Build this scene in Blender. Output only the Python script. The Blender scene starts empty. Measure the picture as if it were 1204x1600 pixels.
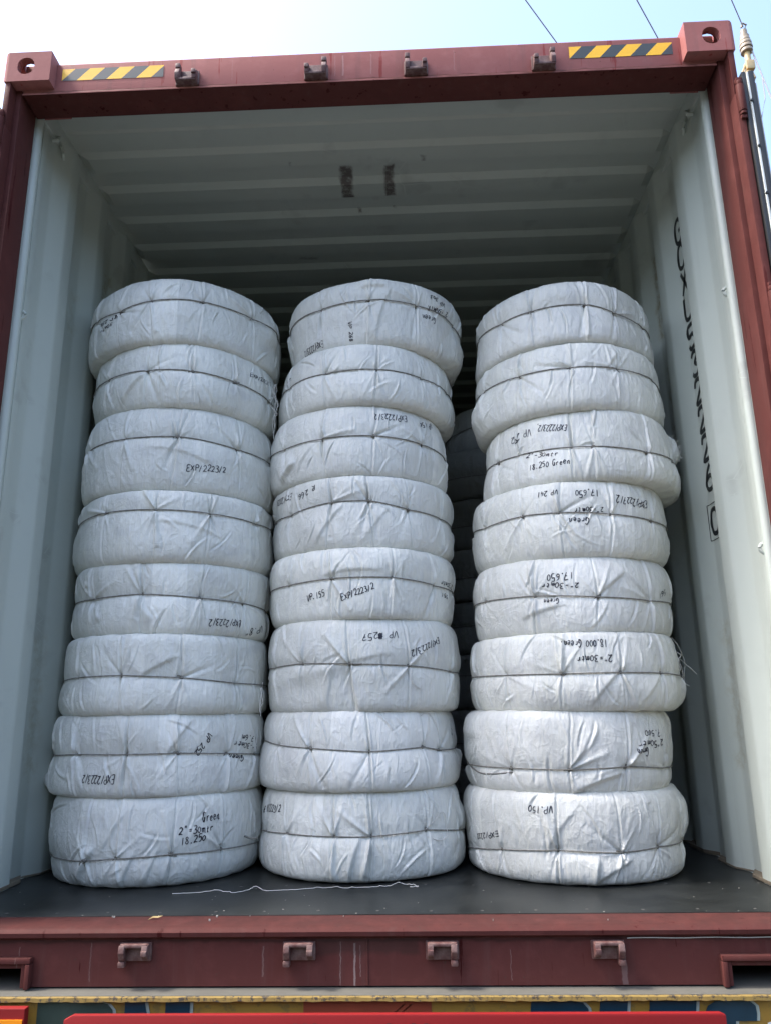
import bpy, bmesh, math, random
import numpy as np
from mathutils import Vector, Matrix

S = bpy.context.scene
C = S.collection
# ------------------------------------------------------------ camera
cam = bpy.data.cameras.new('camera'); camo = bpy.data.objects.new('camera', cam); C.objects.link(camo)
cam.sensor_fit = 'VERTICAL'; cam.sensor_height = 32.0; cam.lens = 1197.85/1600*32.0
cam.clip_start = 0.05; cam.clip_end = 3000
rx = Vector((0.99912769, 0.03895699, -0.01504036)); up = Vector((0.02438846, -0.25199087, 0.96742225)); fw = Vector((-0.03389783, 0.96694517, 0.25272116))
M = Matrix((rx, up, -fw)).transposed().to_4x4(); M.translation = Vector((0.1227, -2.0793, 0.5026))
camo.matrix_world = M
S.camera = camo
S.render.resolution_x = 770; S.render.resolution_y = 1024
# ------------------------------------------------------------ world, sun, exposure
SUN_EL, SUN_AZ = math.radians(57), math.radians(-100)      # azimuth from +Y (behind the container) towards +X; negative = left
w = bpy.data.worlds.new("World"); S.world = w; w.use_nodes = True
nt = w.node_tree; bg = nt.nodes['Background']
sky = nt.nodes.new('ShaderNodeTexSky'); sky.sky_type = 'NISHITA'; sky.sun_disc = False
sky.sun_elevation = SUN_EL; sky.sun_rotation = SUN_AZ
sky.air_density = 1.0; sky.dust_density = 2.9; sky.ozone_density = 1.0
nt.links.new(sky.outputs[0], bg.inputs[0]); bg.inputs[1].default_value = 0.13
sl = bpy.data.lights.new('sun', 'SUN'); sl.energy = 1.4; sl.angle = math.radians(10); sl.color = (1, .95, .88)
so = bpy.data.objects.new('sun', sl); C.objects.link(so)
sd = Vector((math.sin(SUN_AZ)*math.cos(SUN_EL), math.cos(SUN_AZ)*math.cos(SUN_EL), math.sin(SUN_EL)))
so.rotation_euler = sd.to_track_quat('Z', 'Y').to_euler(); so.location = (-20, 20, 30)
S.view_settings.view_transform = 'Standard'; S.view_settings.look = 'None'
S.view_settings.exposure = 2.18; S.view_settings.gamma = 1; S.view_settings.use_curve_mapping = False
try: S.cycles.max_bounces = 10; S.cycles.diffuse_bounces = 6
except Exception: pass

# ------------------------------------------------------------ helpers
def tag(o, label=None, cat=None, group=None, kind=None):
    if label: o['label'] = label
    if cat: o['category'] = cat
    if group: o['group'] = group
    if kind: o['kind'] = kind
    return o
def link(name, me, mat=None, parent=None):
    o = bpy.data.objects.new(name, me); C.objects.link(o)
    if mat and not me.materials: me.materials.append(mat)
    if parent: o.parent = parent
    return o
def empty(name, loc=(0, 0, 0)):
    o = bpy.data.objects.new(name, None); C.objects.link(o); o.location = loc; o.empty_display_size = .1; return o
def smooth(me, on=True):
    me.polygons.foreach_set('use_smooth', [on]*len(me.polygons)); me.update()
class MB:
    def __init__(s): s.b = bmesh.new()
    def box(s, x0, x1, y0, y1, z0, z1, bev=0, seg=2):
        t = bmesh.new()
        bmesh.ops.create_cube(t, size=1)
        bmesh.ops.scale(t, vec=(x1-x0, y1-y0, z1-z0), verts=t.verts)
        bmesh.ops.translate(t, vec=((x0+x1)/2, (y0+y1)/2, (z0+z1)/2), verts=t.verts)
        if bev: bmesh.ops.bevel(t, geom=t.edges[:], offset=bev, segments=seg, profile=.6, affect='EDGES')
        s.merge(t); return s
    def merge(s, t, mat=None):
        me = bpy.data.meshes.new('t')
        if mat: bmesh.ops.transform(t, matrix=mat, verts=t.verts)
        t.to_mesh(me); t.free(); s.b.from_mesh(me); bpy.data.meshes.remove(me)
    def prism(s, pts, axis, a0, a1, bev=0):
        """closed outline pts (2-tuples) extruded along axis 0/1/2"""
        t = bmesh.new()
        def P(p, a):
            q = list(p); q.insert(axis, a); return q
        v0 = [t.verts.new(P(p, a0)) for p in pts]; v1 = [t.verts.new(P(p, a1)) for p in pts]
        n = len(pts)
        t.faces.new(v0[::-1]); t.faces.new(v1)
        for i in range(n): t.faces.new((v0[i], v0[(i+1) % n], v1[(i+1) % n], v1[i]))
        bmesh.ops.recalc_face_normals(t, faces=t.faces)
        if bev: bmesh.ops.bevel(t, geom=t.edges[:], offset=bev, segments=2, profile=.6, affect='EDGES')
        s.merge(t); return s
    def cyl(s, c, r, h, axis=2, seg=20, r2=None, bev=0):
        t = bmesh.new(); bmesh.ops.create_cone(t, cap_ends=True, segments=seg, radius1=r, radius2=r if r2 is None else r2, depth=h)
        if bev: bmesh.ops.bevel(t, geom=[e for e in t.edges if len(e.link_faces) == 2 and e.calc_face_angle(0) > 1], offset=bev, segments=2, profile=.6, affect='EDGES')
        R = Matrix.Identity(4)
        if axis == 0: R = Matrix.Rotation(math.pi/2, 4, 'Y')
        if axis == 1: R = Matrix.Rotation(math.pi/2, 4, 'X')
        s.merge(t, Matrix.Translation(c) @ R); return s
    def tube(s, pts, r, seg=6):
        v, f = tube_arr(pts, r, seg); me = bpy.data.meshes.new('t'); me.from_pydata(v, [], f); s.b.from_mesh(me); bpy.data.meshes.remove(me); return s
    def build(s, name, mat, parent=None, sm=False, loc=None):
        me = bpy.data.meshes.new(name); 
        if loc: bmesh.ops.translate(s.b, vec=[-a for a in loc], verts=s.b.verts)
        s.b.to_mesh(me); s.b.free()
        if sm:
            try: me.shade_auto_smooth  # not in mesh API
            except Exception: pass
            smooth(me, True)
            try: me.set_sharp_from_angle(angle=math.radians(38))
            except Exception: pass
        o = link(name, me, mat, parent)
        if loc: o.location = loc
        return o
def tube_arr(pts, r, seg=6, closed=False):
    P = np.array(pts, float); n = len(P)
    T = np.gradient(P, axis=0) if not closed else (np.roll(P, -1, 0)-np.roll(P, 1, 0))
    T /= np.linalg.norm(T, axis=1)[:, None]+1e-12
    ref = np.array([0, 0, 1.0]); 
    N = np.cross(T, ref); bad = np.linalg.norm(N, axis=1) < .2; N[bad] = np.cross(T[bad], [1.0, .1, 0])
    N /= np.linalg.norm(N, axis=1)[:, None]; B = np.cross(T, N)
    a = np.arange(seg)*2*np.pi/seg
    rr = np.broadcast_to(np.asarray(r, float), (n,))
    V = (P[:, None]+rr[:, None, None]*(np.cos(a)[None, :, None]*N[:, None]+np.sin(a)[None, :, None]*B[:, None])).reshape(-1, 3)
    F = []
    m = n if closed else n-1
    for i in range(m):
        j = (i+1) % n
        for k in range(seg):
            l = (k+1) % seg; F.append((i*seg+k, i*seg+l, j*seg+l, j*seg+k))
    if not closed: F.append(tuple(range(seg))[::-1]); F.append(tuple((n-1)*seg+k for k in range(seg)))
    return V.tolist(), F
def crspline(pts, n=8):
    P = np.array(pts, float); P = np.vstack([2*P[0]-P[1], P, 2*P[-1]-P[-2]]); out = []
    for i in range(1, len(P)-2):
        for t in np.linspace(0, 1, n, endpoint=False):
            a, b, c, d = P[i-1:i+3]
            out.append(.5*((2*b)+(-a+c)*t+(2*a-5*b+4*c-d)*t*t+(-a+3*b-3*c+d)*t**3))
    out.append(P[-2]); return np.array(out)

# ------------------------------------------------------------ materials
class NT:
    def __init__(s, name):
        s.m = bpy.data.materials.new(name); s.m.use_nodes = True; s.t = s.m.node_tree; s.b = s.t.nodes['Principled BSDF']; s.tc = s.t.nodes.new('ShaderNodeTexCoord')
    def n(s, typ, **kw):
        x = s.t.nodes.new(typ)
        for k, v in kw.items():
            if k in ('op',): x.operation = v
            elif hasattr(x, k) and k not in x.inputs: setattr(x, k, v)
        return x
    def L(s, a, b): s.t.links.new(a, b)
    def mapping(s, scale=(1, 1, 1), src='Object', loc=(0, 0, 0)):
        m = s.n('ShaderNodeMapping'); m.inputs['Scale'].default_value = scale; m.inputs['Location'].default_value = loc; s.L(s.tc.outputs[src], m.inputs[0]); return m.outputs[0]
    def noise(s, vec, scale=5, detail=4, rough=.55, dist=0):
        x = s.n('ShaderNodeTexNoise'); s.L(vec, x.inputs['Vector']); x.inputs['Scale'].default_value = scale; x.inputs['Detail'].default_value = detail; x.inputs['Roughness'].default_value = rough; x.inputs['Distortion'].default_value = dist; return x.outputs['Fac']
    def ramp(s, fac, a, b, ca=(0, 0, 0, 1), cb=(1, 1, 1, 1)):
        r = s.n('ShaderNodeValToRGB'); r.color_ramp.elements[0].position = a; r.color_ramp.elements[1].position = b
        r.color_ramp.elements[0].color = ca; r.color_ramp.elements[1].color = cb; s.L(fac, r.inputs[0]); return r.outputs[0]
    def mix(s, fac, a, b, typ='MIX'):
        x = s.n('ShaderNodeMix'); x.data_type = 'RGBA'; x.blend_type = typ
        if isinstance(fac, (int, float)): x.inputs[0].default_value = fac
        else: s.L(fac, x.inputs[0])
        for v, i in ((a, 6), (b, 7)):
            if isinstance(v, tuple): x.inputs[i].default_value = v if len(v) == 4 else (*v, 1)
            else: s.L(v, x.inputs[i])
        return x.outputs[2]
    def math(s, op, a, b=0, clamp=False):
        x = s.n('ShaderNodeMath'); x.operation = op; x.use_clamp = clamp
        for v, i in ((a, 0), (b, 1)):
            if isinstance(v, (int, float)): x.inputs[i].default_value = v
            else: s.L(v, x.inputs[i])
        return x.outputs[0]
    def bump(s, h, strength=.3, dist=.002, prev=None):
        b = s.n('ShaderNodeBump'); b.inputs['Strength'].default_value = strength; b.inputs['Distance'].default_value = dist; s.L(h, b.inputs['Height'])
        if prev: s.L(prev, b.inputs['Normal'])
        return b.outputs[0]
    def out(s, col=None, rough=None, nrm=None, **kw):
        for v, k in ((col, 'Base Color'), (rough, 'Roughness')):
            if v is None: continue
            if isinstance(v, (int, float)): s.b.inputs[k].default_value = v
            elif isinstance(v, tuple): s.b.inputs[k].default_value = (*v, 1)
            else: s.L(v, s.b.inputs[k])
        if nrm: s.L(nrm, s.b.inputs['Normal'])
        for k, v in kw.items(): s.b.inputs[k.replace('_', ' ')].default_value = v
        return s.m
def boxmask(s, vec, x, y, z, warp=.02, soft=.01, wscale=25):
    """mask of an axis-aligned region of the object, edges warped by noise"""
    nz = s.n('ShaderNodeTexNoise'); s.L(vec, nz.inputs['Vector']); nz.inputs['Scale'].default_value = wscale; nz.inputs['Detail'].default_value = 4
    v1 = s.n('ShaderNodeVectorMath'); v1.operation = 'SUBTRACT'; s.L(nz.outputs['Color'], v1.inputs[0]); v1.inputs[1].default_value = (.5, .5, .5)
    v2 = s.n('ShaderNodeVectorMath'); v2.operation = 'SCALE'; s.L(v1.outputs[0], v2.inputs[0]); v2.inputs['Scale'].default_value = warp*2
    v3 = s.n('ShaderNodeVectorMath'); v3.operation = 'ADD'; s.L(vec, v3.inputs[0]); s.L(v2.outputs[0], v3.inputs[1])
    sp = s.n('ShaderNodeSeparateXYZ'); s.L(v3.outputs[0], sp.inputs[0]); r = None
    for i, rg in enumerate((x, y, z)):
        if rg is None: continue
        c, hw = (rg[0]+rg[1])/2, (rg[1]-rg[0])/2
        d = s.math('ABSOLUTE', s.math('SUBTRACT', sp.outputs[i], c)); m = s.math('DIVIDE', s.math('SUBTRACT', hw, d), soft, clamp=True)
        r = m if r is None else s.math('MINIMUM', r, m)
    return r

def mat_red(name='oxide_red_paint', faded=False):
    s = NT(name); v = s.mapping()
    big = s.noise(v, 2.3, 6, .6); mid = s.noise(v, 14, 6, .65); fine = s.noise(v, 160, 3)
    streak = s.noise(s.mapping((30, 30, 1.6)), 1.0, 5, .6)
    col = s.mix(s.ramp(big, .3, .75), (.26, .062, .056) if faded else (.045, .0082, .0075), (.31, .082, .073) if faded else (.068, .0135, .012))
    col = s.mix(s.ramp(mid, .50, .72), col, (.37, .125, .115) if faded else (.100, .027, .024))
    col = s.mix(s.math('MULTIPLY', s.ramp(streak, .54, .70), .6), col, (.08, .042, .038))
    col = s.mix(s.math('MULTIPLY', s.ramp(streak, .36, .26), .5), col, (.40, .20, .18) if faded else (.14, .055, .048))
    chips = s.ramp(s.noise(v, 48, 6, .72), .655, .685)
    col = s.mix(s.math('MULTIPLY', chips, .8), col, (.075, .045, .035))
    if not faded:
        for x0, x1, z0, z1, k in ((-.079, -.076, -.14, -.04, .7), (-.046, -.040, -.14, -.045, .8), (-.030, -.027, -.12, -.05, .6), (.335, .338, -.13, -.06, .4), (-.88, -.877, -.14, -.05, .5), (-.70, -.697, -.13, -.04, .35), (.60, .615, -.14, -.075, .35), (-.27, -.265, -.12, -.05, .3)):
            m_ = boxmask(s, v, (x0, x1), None, (z0, z1), .004, .0015, 60); col = s.mix(s.math('MULTIPLY', m_, k), col, (.30, .22, .20))
        rz = boxmask(s, v, (-1.2, 1.2), (-.02, .03), (-.045, -.031), .008, .006, 25); col = s.mix(s.math('MULTIPLY', rz, .6), col, (.035, .02, .017))
        rz = boxmask(s, v, (-.14, .12), (-.02, .03), (-.075, -.028), .02, .012, 25); col = s.mix(s.math('MULTIPLY', rz, .5), col, (.04, .026, .022))
    else:
        for x0, x1, k in ((-.13, -.125, .6), (-.10, -.096, .5), (-.075, -.068, .6), (.02, .026, .4), (.30, .305, .35), (-.45, -.446, .3)):
            m_ = boxmask(s, v, (x0, x1), None, (2.58, 2.665), .004, .002, 60); col = s.mix(s.math('MULTIPLY', m_, k), col, (.45, .27, .25))
        rz = boxmask(s, v, (-1.1, 1.1), None, (2.553, 2.568), .010, .006, 18); col = s.mix(s.math('MULTIPLY', rz, .65), col, (.09, .045, .035))
    # darker patchy tone on upward faces
    g = s.n('ShaderNodeNewGeometry'); sp = s.n('ShaderNodeSeparateXYZ'); s.L(g.outputs['Normal'], sp.inputs[0])
    upf = s.math('MULTIPLY', s.ramp(sp.outputs[2], .35, .95), s.ramp(mid, .25, .6))
    col = s.mix(s.math('MULTIPLY', upf, .75), col, (.050, .022, .020))
    r = s.math('ADD', s.math('MULTIPLY', mid, .25), .42)
    n = s.bump(fine, .25, .0008); n = s.bump(mid, .35, .002, n)
    return s.out(col, r, n, Specular_IOR_Level=.05)
def mat_wall(name='pale_grey_green_paint', roof=False):
    s = NT(name); v = s.mapping()
    big = s.noise(v, 1.6, 5); mid = s.noise(v, 9, 6, .65); fine = s.noise(v, 120, 3)
    col = s.mix(big, (.445, .485, .43), (.53, .565, .51))
    col = s.mix(s.math('MULTIPLY', s.ramp(mid, .55, .8), .2), col, (.33, .35, .32))
    streak = s.noise(s.mapping((22, 22, 1.2) if not roof else (3, 14, 14)), 1.0, 5, .6)
    col = s.mix(s.math('MULTIPLY', s.ramp(streak, .60, .78), .2), col, (.27, .29, .26))
    scr = s.n('ShaderNodeTexVoronoi'); scr.feature = 'DISTANCE_TO_EDGE'; s.L(s.mapping((2, 2, 9)), scr.inputs['Vector']); scr.inputs['Scale'].default_value = 2.2
    sm = s.math('MULTIPLY', s.ramp(scr.outputs['Distance'], .012, .004), s.ramp(s.noise(v, 5, 3), .62, .70))
    col = s.mix(s.math('MULTIPLY', sm, .18), col, (.12, .10, .09))
    if roof:
        for x, y, z, k in (((-.14, -.08), (.565, .755), None, .9), ((.04, .09), (.57, .75), None, .9), ((.19, .215), (.50, .55), None, .6), ((-.335, -.32), (.51, .55), None, .7), ((-.08, -.055), (.835, .86), None, .9), ((.072, .09), (.83, .85), None, .9), ((-.21, -.06), (.538, .548), None, .5), ((.02, .09), (.535, .547), None, .5), ((-.4, -.3), (1.2, 1.23), None, .4)):
            m = boxmask(s, v, x, y, z, .022, .012, 16)
            m = s.math('MULTIPLY', m, s.ramp(s.noise(v, 45, 5, .7), .15, .5)); col = s.mix(s.math('MULTIPLY', m, k), col, (.085, .062, .055))
    else:
        for x, y, z, k in ((None, (.78, .86), (1.95, 2.36), .7), (None, (.76, .84), (1.45, 1.85), .5), (None, (.49, .58), (1.9, 2.1), .25), (None, (.5, .6), (.3, .8), .3), (None, (.38, .384), (.60, .68), .9), (None, (.62, .66), (.50, .506), 1), (None, (.44, .50), (.345, .350), 1), (None, (.9, .96), (.62, .627), 1), (None, (.33, .335), (1.30, 1.33), .8)):
            m = boxmask(s, v, x, y, z, .05, .03, 12)
            m = s.math('MULTIPLY', m, s.ramp(s.noise(v, 30, 5, .7), .42, .6)); col = s.mix(s.math('MULTIPLY', m, k), col, (.26, .20, .085))
    n = s.bump(fine, .15, .0006); n = s.bump(s.noise(v, 4, 2), .5, .006, n)
    return s.out(col, s.math('ADD', s.math('MULTIPLY', mid, .25), .33), n, Specular_IOR_Level=.5)
def mat_cloth(name='woven_white_cloth', back=False):
    s = NT(name); oi = s.n('ShaderNodeObjectInfo')
    mp = s.n('ShaderNodeVectorMath'); mp.operation = 'ADD'; s.L(s.tc.outputs['UV'], mp.inputs[0])
    cm = s.n('ShaderNodeCombineXYZ'); r20 = s.math('MULTIPLY', oi.outputs['Random'], 37); 
    for i in range(3): s.L(r20, cm.inputs[i])
    s.L(cm.outputs[0], mp.inputs[1])
    def M(sc):
        m = s.n('ShaderNodeMapping'); m.inputs['Scale'].default_value = sc; s.L(mp.outputs[0], m.inputs[0]); return m.outputs[0]
    warp = s.noise(M((1, 1, 1)), 420, 1); 
    tv = s.noise(M((260, 16, 1)), 1, 4, .6)      # vertical tape streaks
    th = s.noise(M((14, 300, 1)), 1, 3, .6)
    med = s.noise(M((60, 14, 1)), 1, 5, .6)
    blot = s.noise(M((9, 12, 1)), 1, 5, .6)
    # bandage strips, each a bit different
    st = s.n('ShaderNodeTexVoronoi'); st.feature = 'F1'; st.voronoi_dimensions = '1D'; sx = s.n('ShaderNodeSeparateXYZ'); s.L(M((7.5, 1, 1)), sx.inputs[0]); s.L(sx.outputs[0], st.inputs['W']); st.inputs['Scale'].default_value = 1
    sc = s.n('ShaderNodeSeparateColor'); s.L(st.outputs['Color'], sc.inputs[0])
    col = s.mix(sc.outputs[0], (.65, .65, .575), (.85, .842, .755))
    col = s.mix(s.math('MULTIPLY', s.ramp(med, .42, .72), .40), col, (.56, .565, .56))
    col = s.mix(s.math('MULTIPLY', s.ramp(tv, .48, .68), .4), col, (.88, .88, .87))
    col = s.mix(s.math('MULTIPLY', s.ramp(blot, .52, .74), .5), col, (.47, .465, .45))
    warm = s.ramp(oi.outputs['Random'], .2, .9)
    col = s.mix(s.math('MULTIPLY', warm, .25), col, (.70, .69, .67))
    if back: col = s.mix(.8, col, (.20, .205, .20))  # same cloth darkened for the back row, its shade painted in
    col = s.mix(s.math('MULTIPLY', s.ramp(sc.outputs[1], .45, .55), .22), col, (.50, .505, .47))
    ra = s.noise(M((22, 8, 1)), 1, 2, .45, 1.4); rdg = s.math('SUBTRACT', 1, s.math('MULTIPLY', s.math('ABSOLUTE', s.math('SUBTRACT', ra, .5)), 7), clamp=True)
    rb = s.noise(M((13, 15, 1)), 1, 1, .45, 1.8); rdg2 = s.math('SUBTRACT', 1, s.math('MULTIPLY', s.math('ABSOLUTE', s.math('SUBTRACT', rb, .52)), 11), clamp=True)
    gate = s.ramp(s.noise(M((6, 7, 1)), 1, 2), .42, .62)
    n = s.bump(s.math('MULTIPLY', rdg, gate), .22, .0035); n = s.bump(s.math('MULTIPLY', rdg2, s.math('SUBTRACT', 1, gate)), .22, .0030, n); n = s.bump(sc.outputs[2], .35, .002, n)
    n = s.bump(tv, .6, .0014, n); n = s.bump(th, .35, .0010, n); n = s.bump(med, .6, .003, n)
    n = s.bump(s.noise(M((34, 22, 1)), 1, 3, .5, 1.2), .6, .006, n)
    return s.out(col, s.math('ADD', s.math('MULTIPLY', tv, .2), .30), n, Specular_IOR_Level=.4)
def mat_floor():
    s = NT('worn_dark_plywood'); v = s.mapping()
    g = s.noise(s.mapping((14, 1.2, 1)), 2.0, 6, .65); b = s.noise(v, 3, 6, .6); f = s.noise(v, 60, 4)
    col = s.mix(g, (.006, .0066, .0063), (.018, .0195, .018)); col = s.mix(s.math('MULTIPLY', s.ramp(b, .42, .68), .8), col, (.040, .043, .041))
    col = s.mix(s.math('MULTIPLY', s.ramp(s.noise(v, 90, 3, .7), .70, .74), .7), col, (.30, .29, .26))
    n = s.bump(g, .25, .0015); n = s.bump(f, .2, .001, n)
    return s.out(col, s.math('ADD', s.math('MULTIPLY', b, .35), .24), n, Specular_IOR_Level=.2)
def mat_plain(name, c, r=.6, var=.25, scale=20, bump=.2, metal=0, worn=None):
    s = NT(name); v = s.mapping(); x = s.noise(v, scale, 5, .6)
    col = s.mix(x, tuple(k*(1-var) for k in c), tuple(min(1, k*(1+var)) for k in c))
    if worn: col = s.mix(s.ramp(s.noise(v, scale*2.2, 6, .7), .52, .60), col, worn)
    return s.out(col, r, s.bump(x, bump, .001), Metallic=metal)
RED = mat_red(); REDF = mat_red('faded_oxide_red_paint', True); WALL = mat_wall(); ROOF = mat_wall('pale_roof_paint', True); CLOTH = mat_cloth(); CLOTHB = mat_cloth('woven_cloth_painted_shade', True); FLOOR = mat_floor()
BLACK = mat_plain('black_rubber', (.012, .013, .013), .5); INK = mat_plain('marker_ink', (.012, .011, .02), .45, .1)
PAINTK = mat_plain('black_lettering', (.012, .014, .014), .4, .1); DARKP = mat_plain('tape_grey_black', (.045, .052, .05), .45, .1); YEL = mat_plain('tape_yellow', (.93, .50, .01), .4, .08, 60)
ROPE = mat_plain('grey_brown_rope', (.20, .19, .165), .8, .35, 300, .5); TWINE = mat_plain('white_twine', (.62, .60, .55), .6, .15, 200)
STEEL = mat_plain('dusty_grey_steel', (.105, .10, .083), .7, .3, 12, .4); 
LEDGEY = mat_plain('chipped_yellow_paint', (.22, .145, .035), .75, .25, 30, .5, worn=(.045, .035, .025))
RRED = mat_plain('red_reflector_plate', (.23, .003, .004), .6, .12, 8, .1); RORG = mat_plain('orange_reflector', (.90, .28, .01), .3, .08, 40, .1)
PYEL = mat_plain('yellow_panel_paint', (.36, .20, .03), .55, .25, 14, .3, worn=(.24, .15, .035)); NAVY = mat_plain('navy_letter_paint', (.010, .038, .058), .45, .3, 25); PALE = mat_plain('pale_letter_edge', (.36, .40, .34), .5, .2, 25)
ORNG = mat_plain('orange_red_panel_paint', (.30, .06, .025), .5, .25, 14, .3); GRNP = mat_plain('dark_green_panel_paint', (.035, .06, .045), .5, .3, 18, .3)
CERAM = mat_plain('brown_ceramic', (.30, .24, .17), .4, .2, 30, .1); BRASS = mat_plain('tan_metal_fitting', (.5, .36, .18), .4, .2, 30, .1, .3); WIRE = mat_plain('grey_wire', (.34, .34, .37), .5, .1)
LEAFM = mat_plain('dry_leaf', (.45, .33, .14), .7, .2, 80); WHT = mat_plain('white_strip', (.66, .68, .64), .5, .2, 30)

# ------------------------------------------------------------ ground
ys = [-900, -60, -30, -20, -15, -12, -10, -8.5, 900]; hz = [10.5, 10.5, 10.2, 9.2, 7.0, 3.8, .8, 0, 0]; xs = [-900, -40, -15, 0, 15, 40, 900]   # flat yard with an unseen bank, added behind the viewer to block low sky
V = [(x, y, -1.5+h) for y, h in zip(ys, hz) for x in xs]; nx = len(xs)
me = bpy.data.meshes.new('ground'); me.from_pydata(V, [], [(j*nx+i, j*nx+i+1, (j+1)*nx+i+1, (j+1)*nx+i) for j in range(len(ys)-1) for i in range(nx-1)])
s = NT('dusty_yard_concrete'); v = s.mapping(); b = s.noise(v, .6, 8, .6)
sp = s.n('ShaderNodeSeparateXYZ'); s.L(v, sp.inputs[0]); gm = s.out(s.mix(s.ramp(sp.outputs[2], -1.45, -1.1) if False else s.math('GREATER_THAN', sp.outputs[2], -1.4), s.mix(b, (.038, .037, .033), (.062, .060, .054)), s.mix(s.noise(v, 3, 6, .7), (.008, .012, .006), (.035, .045, .02))), .9, s.bump(s.noise(v, 12, 6), .4, .01))
tag(link('ground', me, gm), kind='structure')

# ============================================================ shipping container
cont = tag(empty('shipping_container', (0, 0, -.143)), 'oxide red shipping container, doors open, pale grey-green inside, loaded with white wrapped coils', 'container')
OFF = Vector((0, 0, .143))
def cpart(o):
    o.parent = cont; o.matrix_parent_inverse = Matrix.Translation(OFF); return o
LEN = 12.0
PROF_P = .278
def wall_profile(y_end):
    """(y, inward depth) points of the corrugated side wall seen from inside"""
    pts = [(.222, 0.0)]; y = .290
    pts.append((y, 0.0))
    while y < y_end:
        pts += [(y+.068, .036), (y+.140, .036), (y+.208, 0.0), (y+.278, 0.0)]; y += PROF_P
    return pts
for sx in (-1, 1):
    pr = wall_profile(LEN-.3)
    # round the bends a little, and give the sheet a thickness
    q = []
    for i, (y, d) in enumerate(pr):
        if 0 < i < len(pr)-1:
            (ya, da), (yb, db) = pr[i-1], pr[i+1]
            la = math.hypot(ya-y, da-d); lb = math.hypot(yb-y, db-d); k = .009
            q += [(y+(ya-y)*k/la, d+(da-d)*k/la), (y*.5+.5*(y+((ya-y)/la+(yb-y)/lb)*k*.5), d+((da-d)/la+(db-d)/lb)*k*.25), (y+(yb-y)*k/lb, d+(db-d)*k/lb)]
        else: q.append((y, d))
    q = [(y, d) for y, d in q]
    V = []; F = []
    zs = [-.01, .4, .9, 1.5, 2.1, 2.60]
    for z in zs:
        for y, d in q: V.append((sx*(1.168-d), y, z))
    n = len(q)
    for j in range(len(zs)-1):
        for i in range(n-1): F.append((j*n+i, j*n+i+1, (j+1)*n+i+1, (j+1)*n+i))
    nv = len(V); V += [(x+sx*.003, y, z) for x, y, z in V]; F += [tuple(k+nv for k in f[::-1]) for f in F]
    me = bpy.data.meshes.new('side_wall'); me.from_pydata(V, [], F)
    bm_ = bmesh.new(); bm_.from_mesh(me); bmesh.ops.recalc_face_normals(bm_, faces=bm_.faces); bm_.to_mesh(me); bm_.free(); smooth(me); me.set_sharp_from_angle(angle=math.radians(50))
    wall = cpart(link('side_wall', me, WALL))
    # painted inner post section and rolled edge behind the red post
    m = MB(); x0, x1 = sorted((sx*1.1705, sx*1.19)); m.box(x0, x1, .147, .225, 0.0, 2.60)
    m.cyl((sx*1.166, .163, 1.30), .016, 2.6, 2, 24)
    x0, x1 = sorted((sx*1.163, sx*1.18)); m.box(x0, x1, .196, .232, 0.0, 2.60, .004)
    cpart(m.build('inner_post', WALL, None, True))
    # bottom rail with a low ledge at the floor edge
    m = MB(); x0, x1 = sorted((sx*1.125, sx*1.2)); m.box(x0, x1, .15, LEN, -.16, .0-.002, .003); x0, x1 = sorted((sx*1.160, sx*1.18)); 
    cpart(m.build('bottom_rail', RED))
    m = MB()
    for yy in np.arange(.30, 3.0, PROF_P):
        x0, x1 = sorted((sx*1.128, sx*1.166)); m.prism([(sx*1.167, yy+.268), (sx*1.13, yy+.205-.01), (sx*1.13, yy+.05), (sx*1.167, yy-.01)], 2, .001, .010+.004*math.sin(yy*9), .002)
    cpart(m.build('floor_edge_bead', mat_plain('dirty_sealant', (.16, .13, .09), .8, .4, 40) if sx < 0 else bpy.data.materials['dirty_sealant']))
    # top side rail: square tube, plus a lashing bar hooked along it
    m = MB(); x0, x1 = sorted((sx*1.155, sx*1.214)); m.box(x0, x1, .15, LEN, 2.575, 2.672, .006)
    rail = cpart(m.build('top_rail', ROOF, None, True))
    # lashing rings
    for (yy, zz) in ((.172, 1.797), (.170, .952)):
        m = MB(); t = np.linspace(-.5*math.pi, .5*math.pi, 10)
        pts = [(sx*(1.165-.024*math.cos(a)), yy+.001*math.sin(a), zz+.017*math.sin(a)) for a in t]; pts = [(sx*1.17, yy, zz-.017)]+pts+[(sx*1.17, yy, zz+.017)]
        m.tube(pts, .0055, 8); cpart(m.build('lashing_ring', WALL, None, True))
    m = MB(); m.tube([(sx*1.155, .30, 2.585), (sx*1.145, .30, 2.56), (sx*1.142, .305, 2.54), (sx*1.15, .325, 2.53), (sx*1.158, .345, 2.545), (sx*1.157, .35, 2.58)], .006, 8)
    m.tube([(sx*1.155, .275, 2.585), (sx*1.14, .26, 2.57), (sx*1.14, .255, 2.555), (sx*1.16, .25, 2.55)], .007, 8)
    cpart(m.build('lashing_ring', WALL, None, True))
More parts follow.
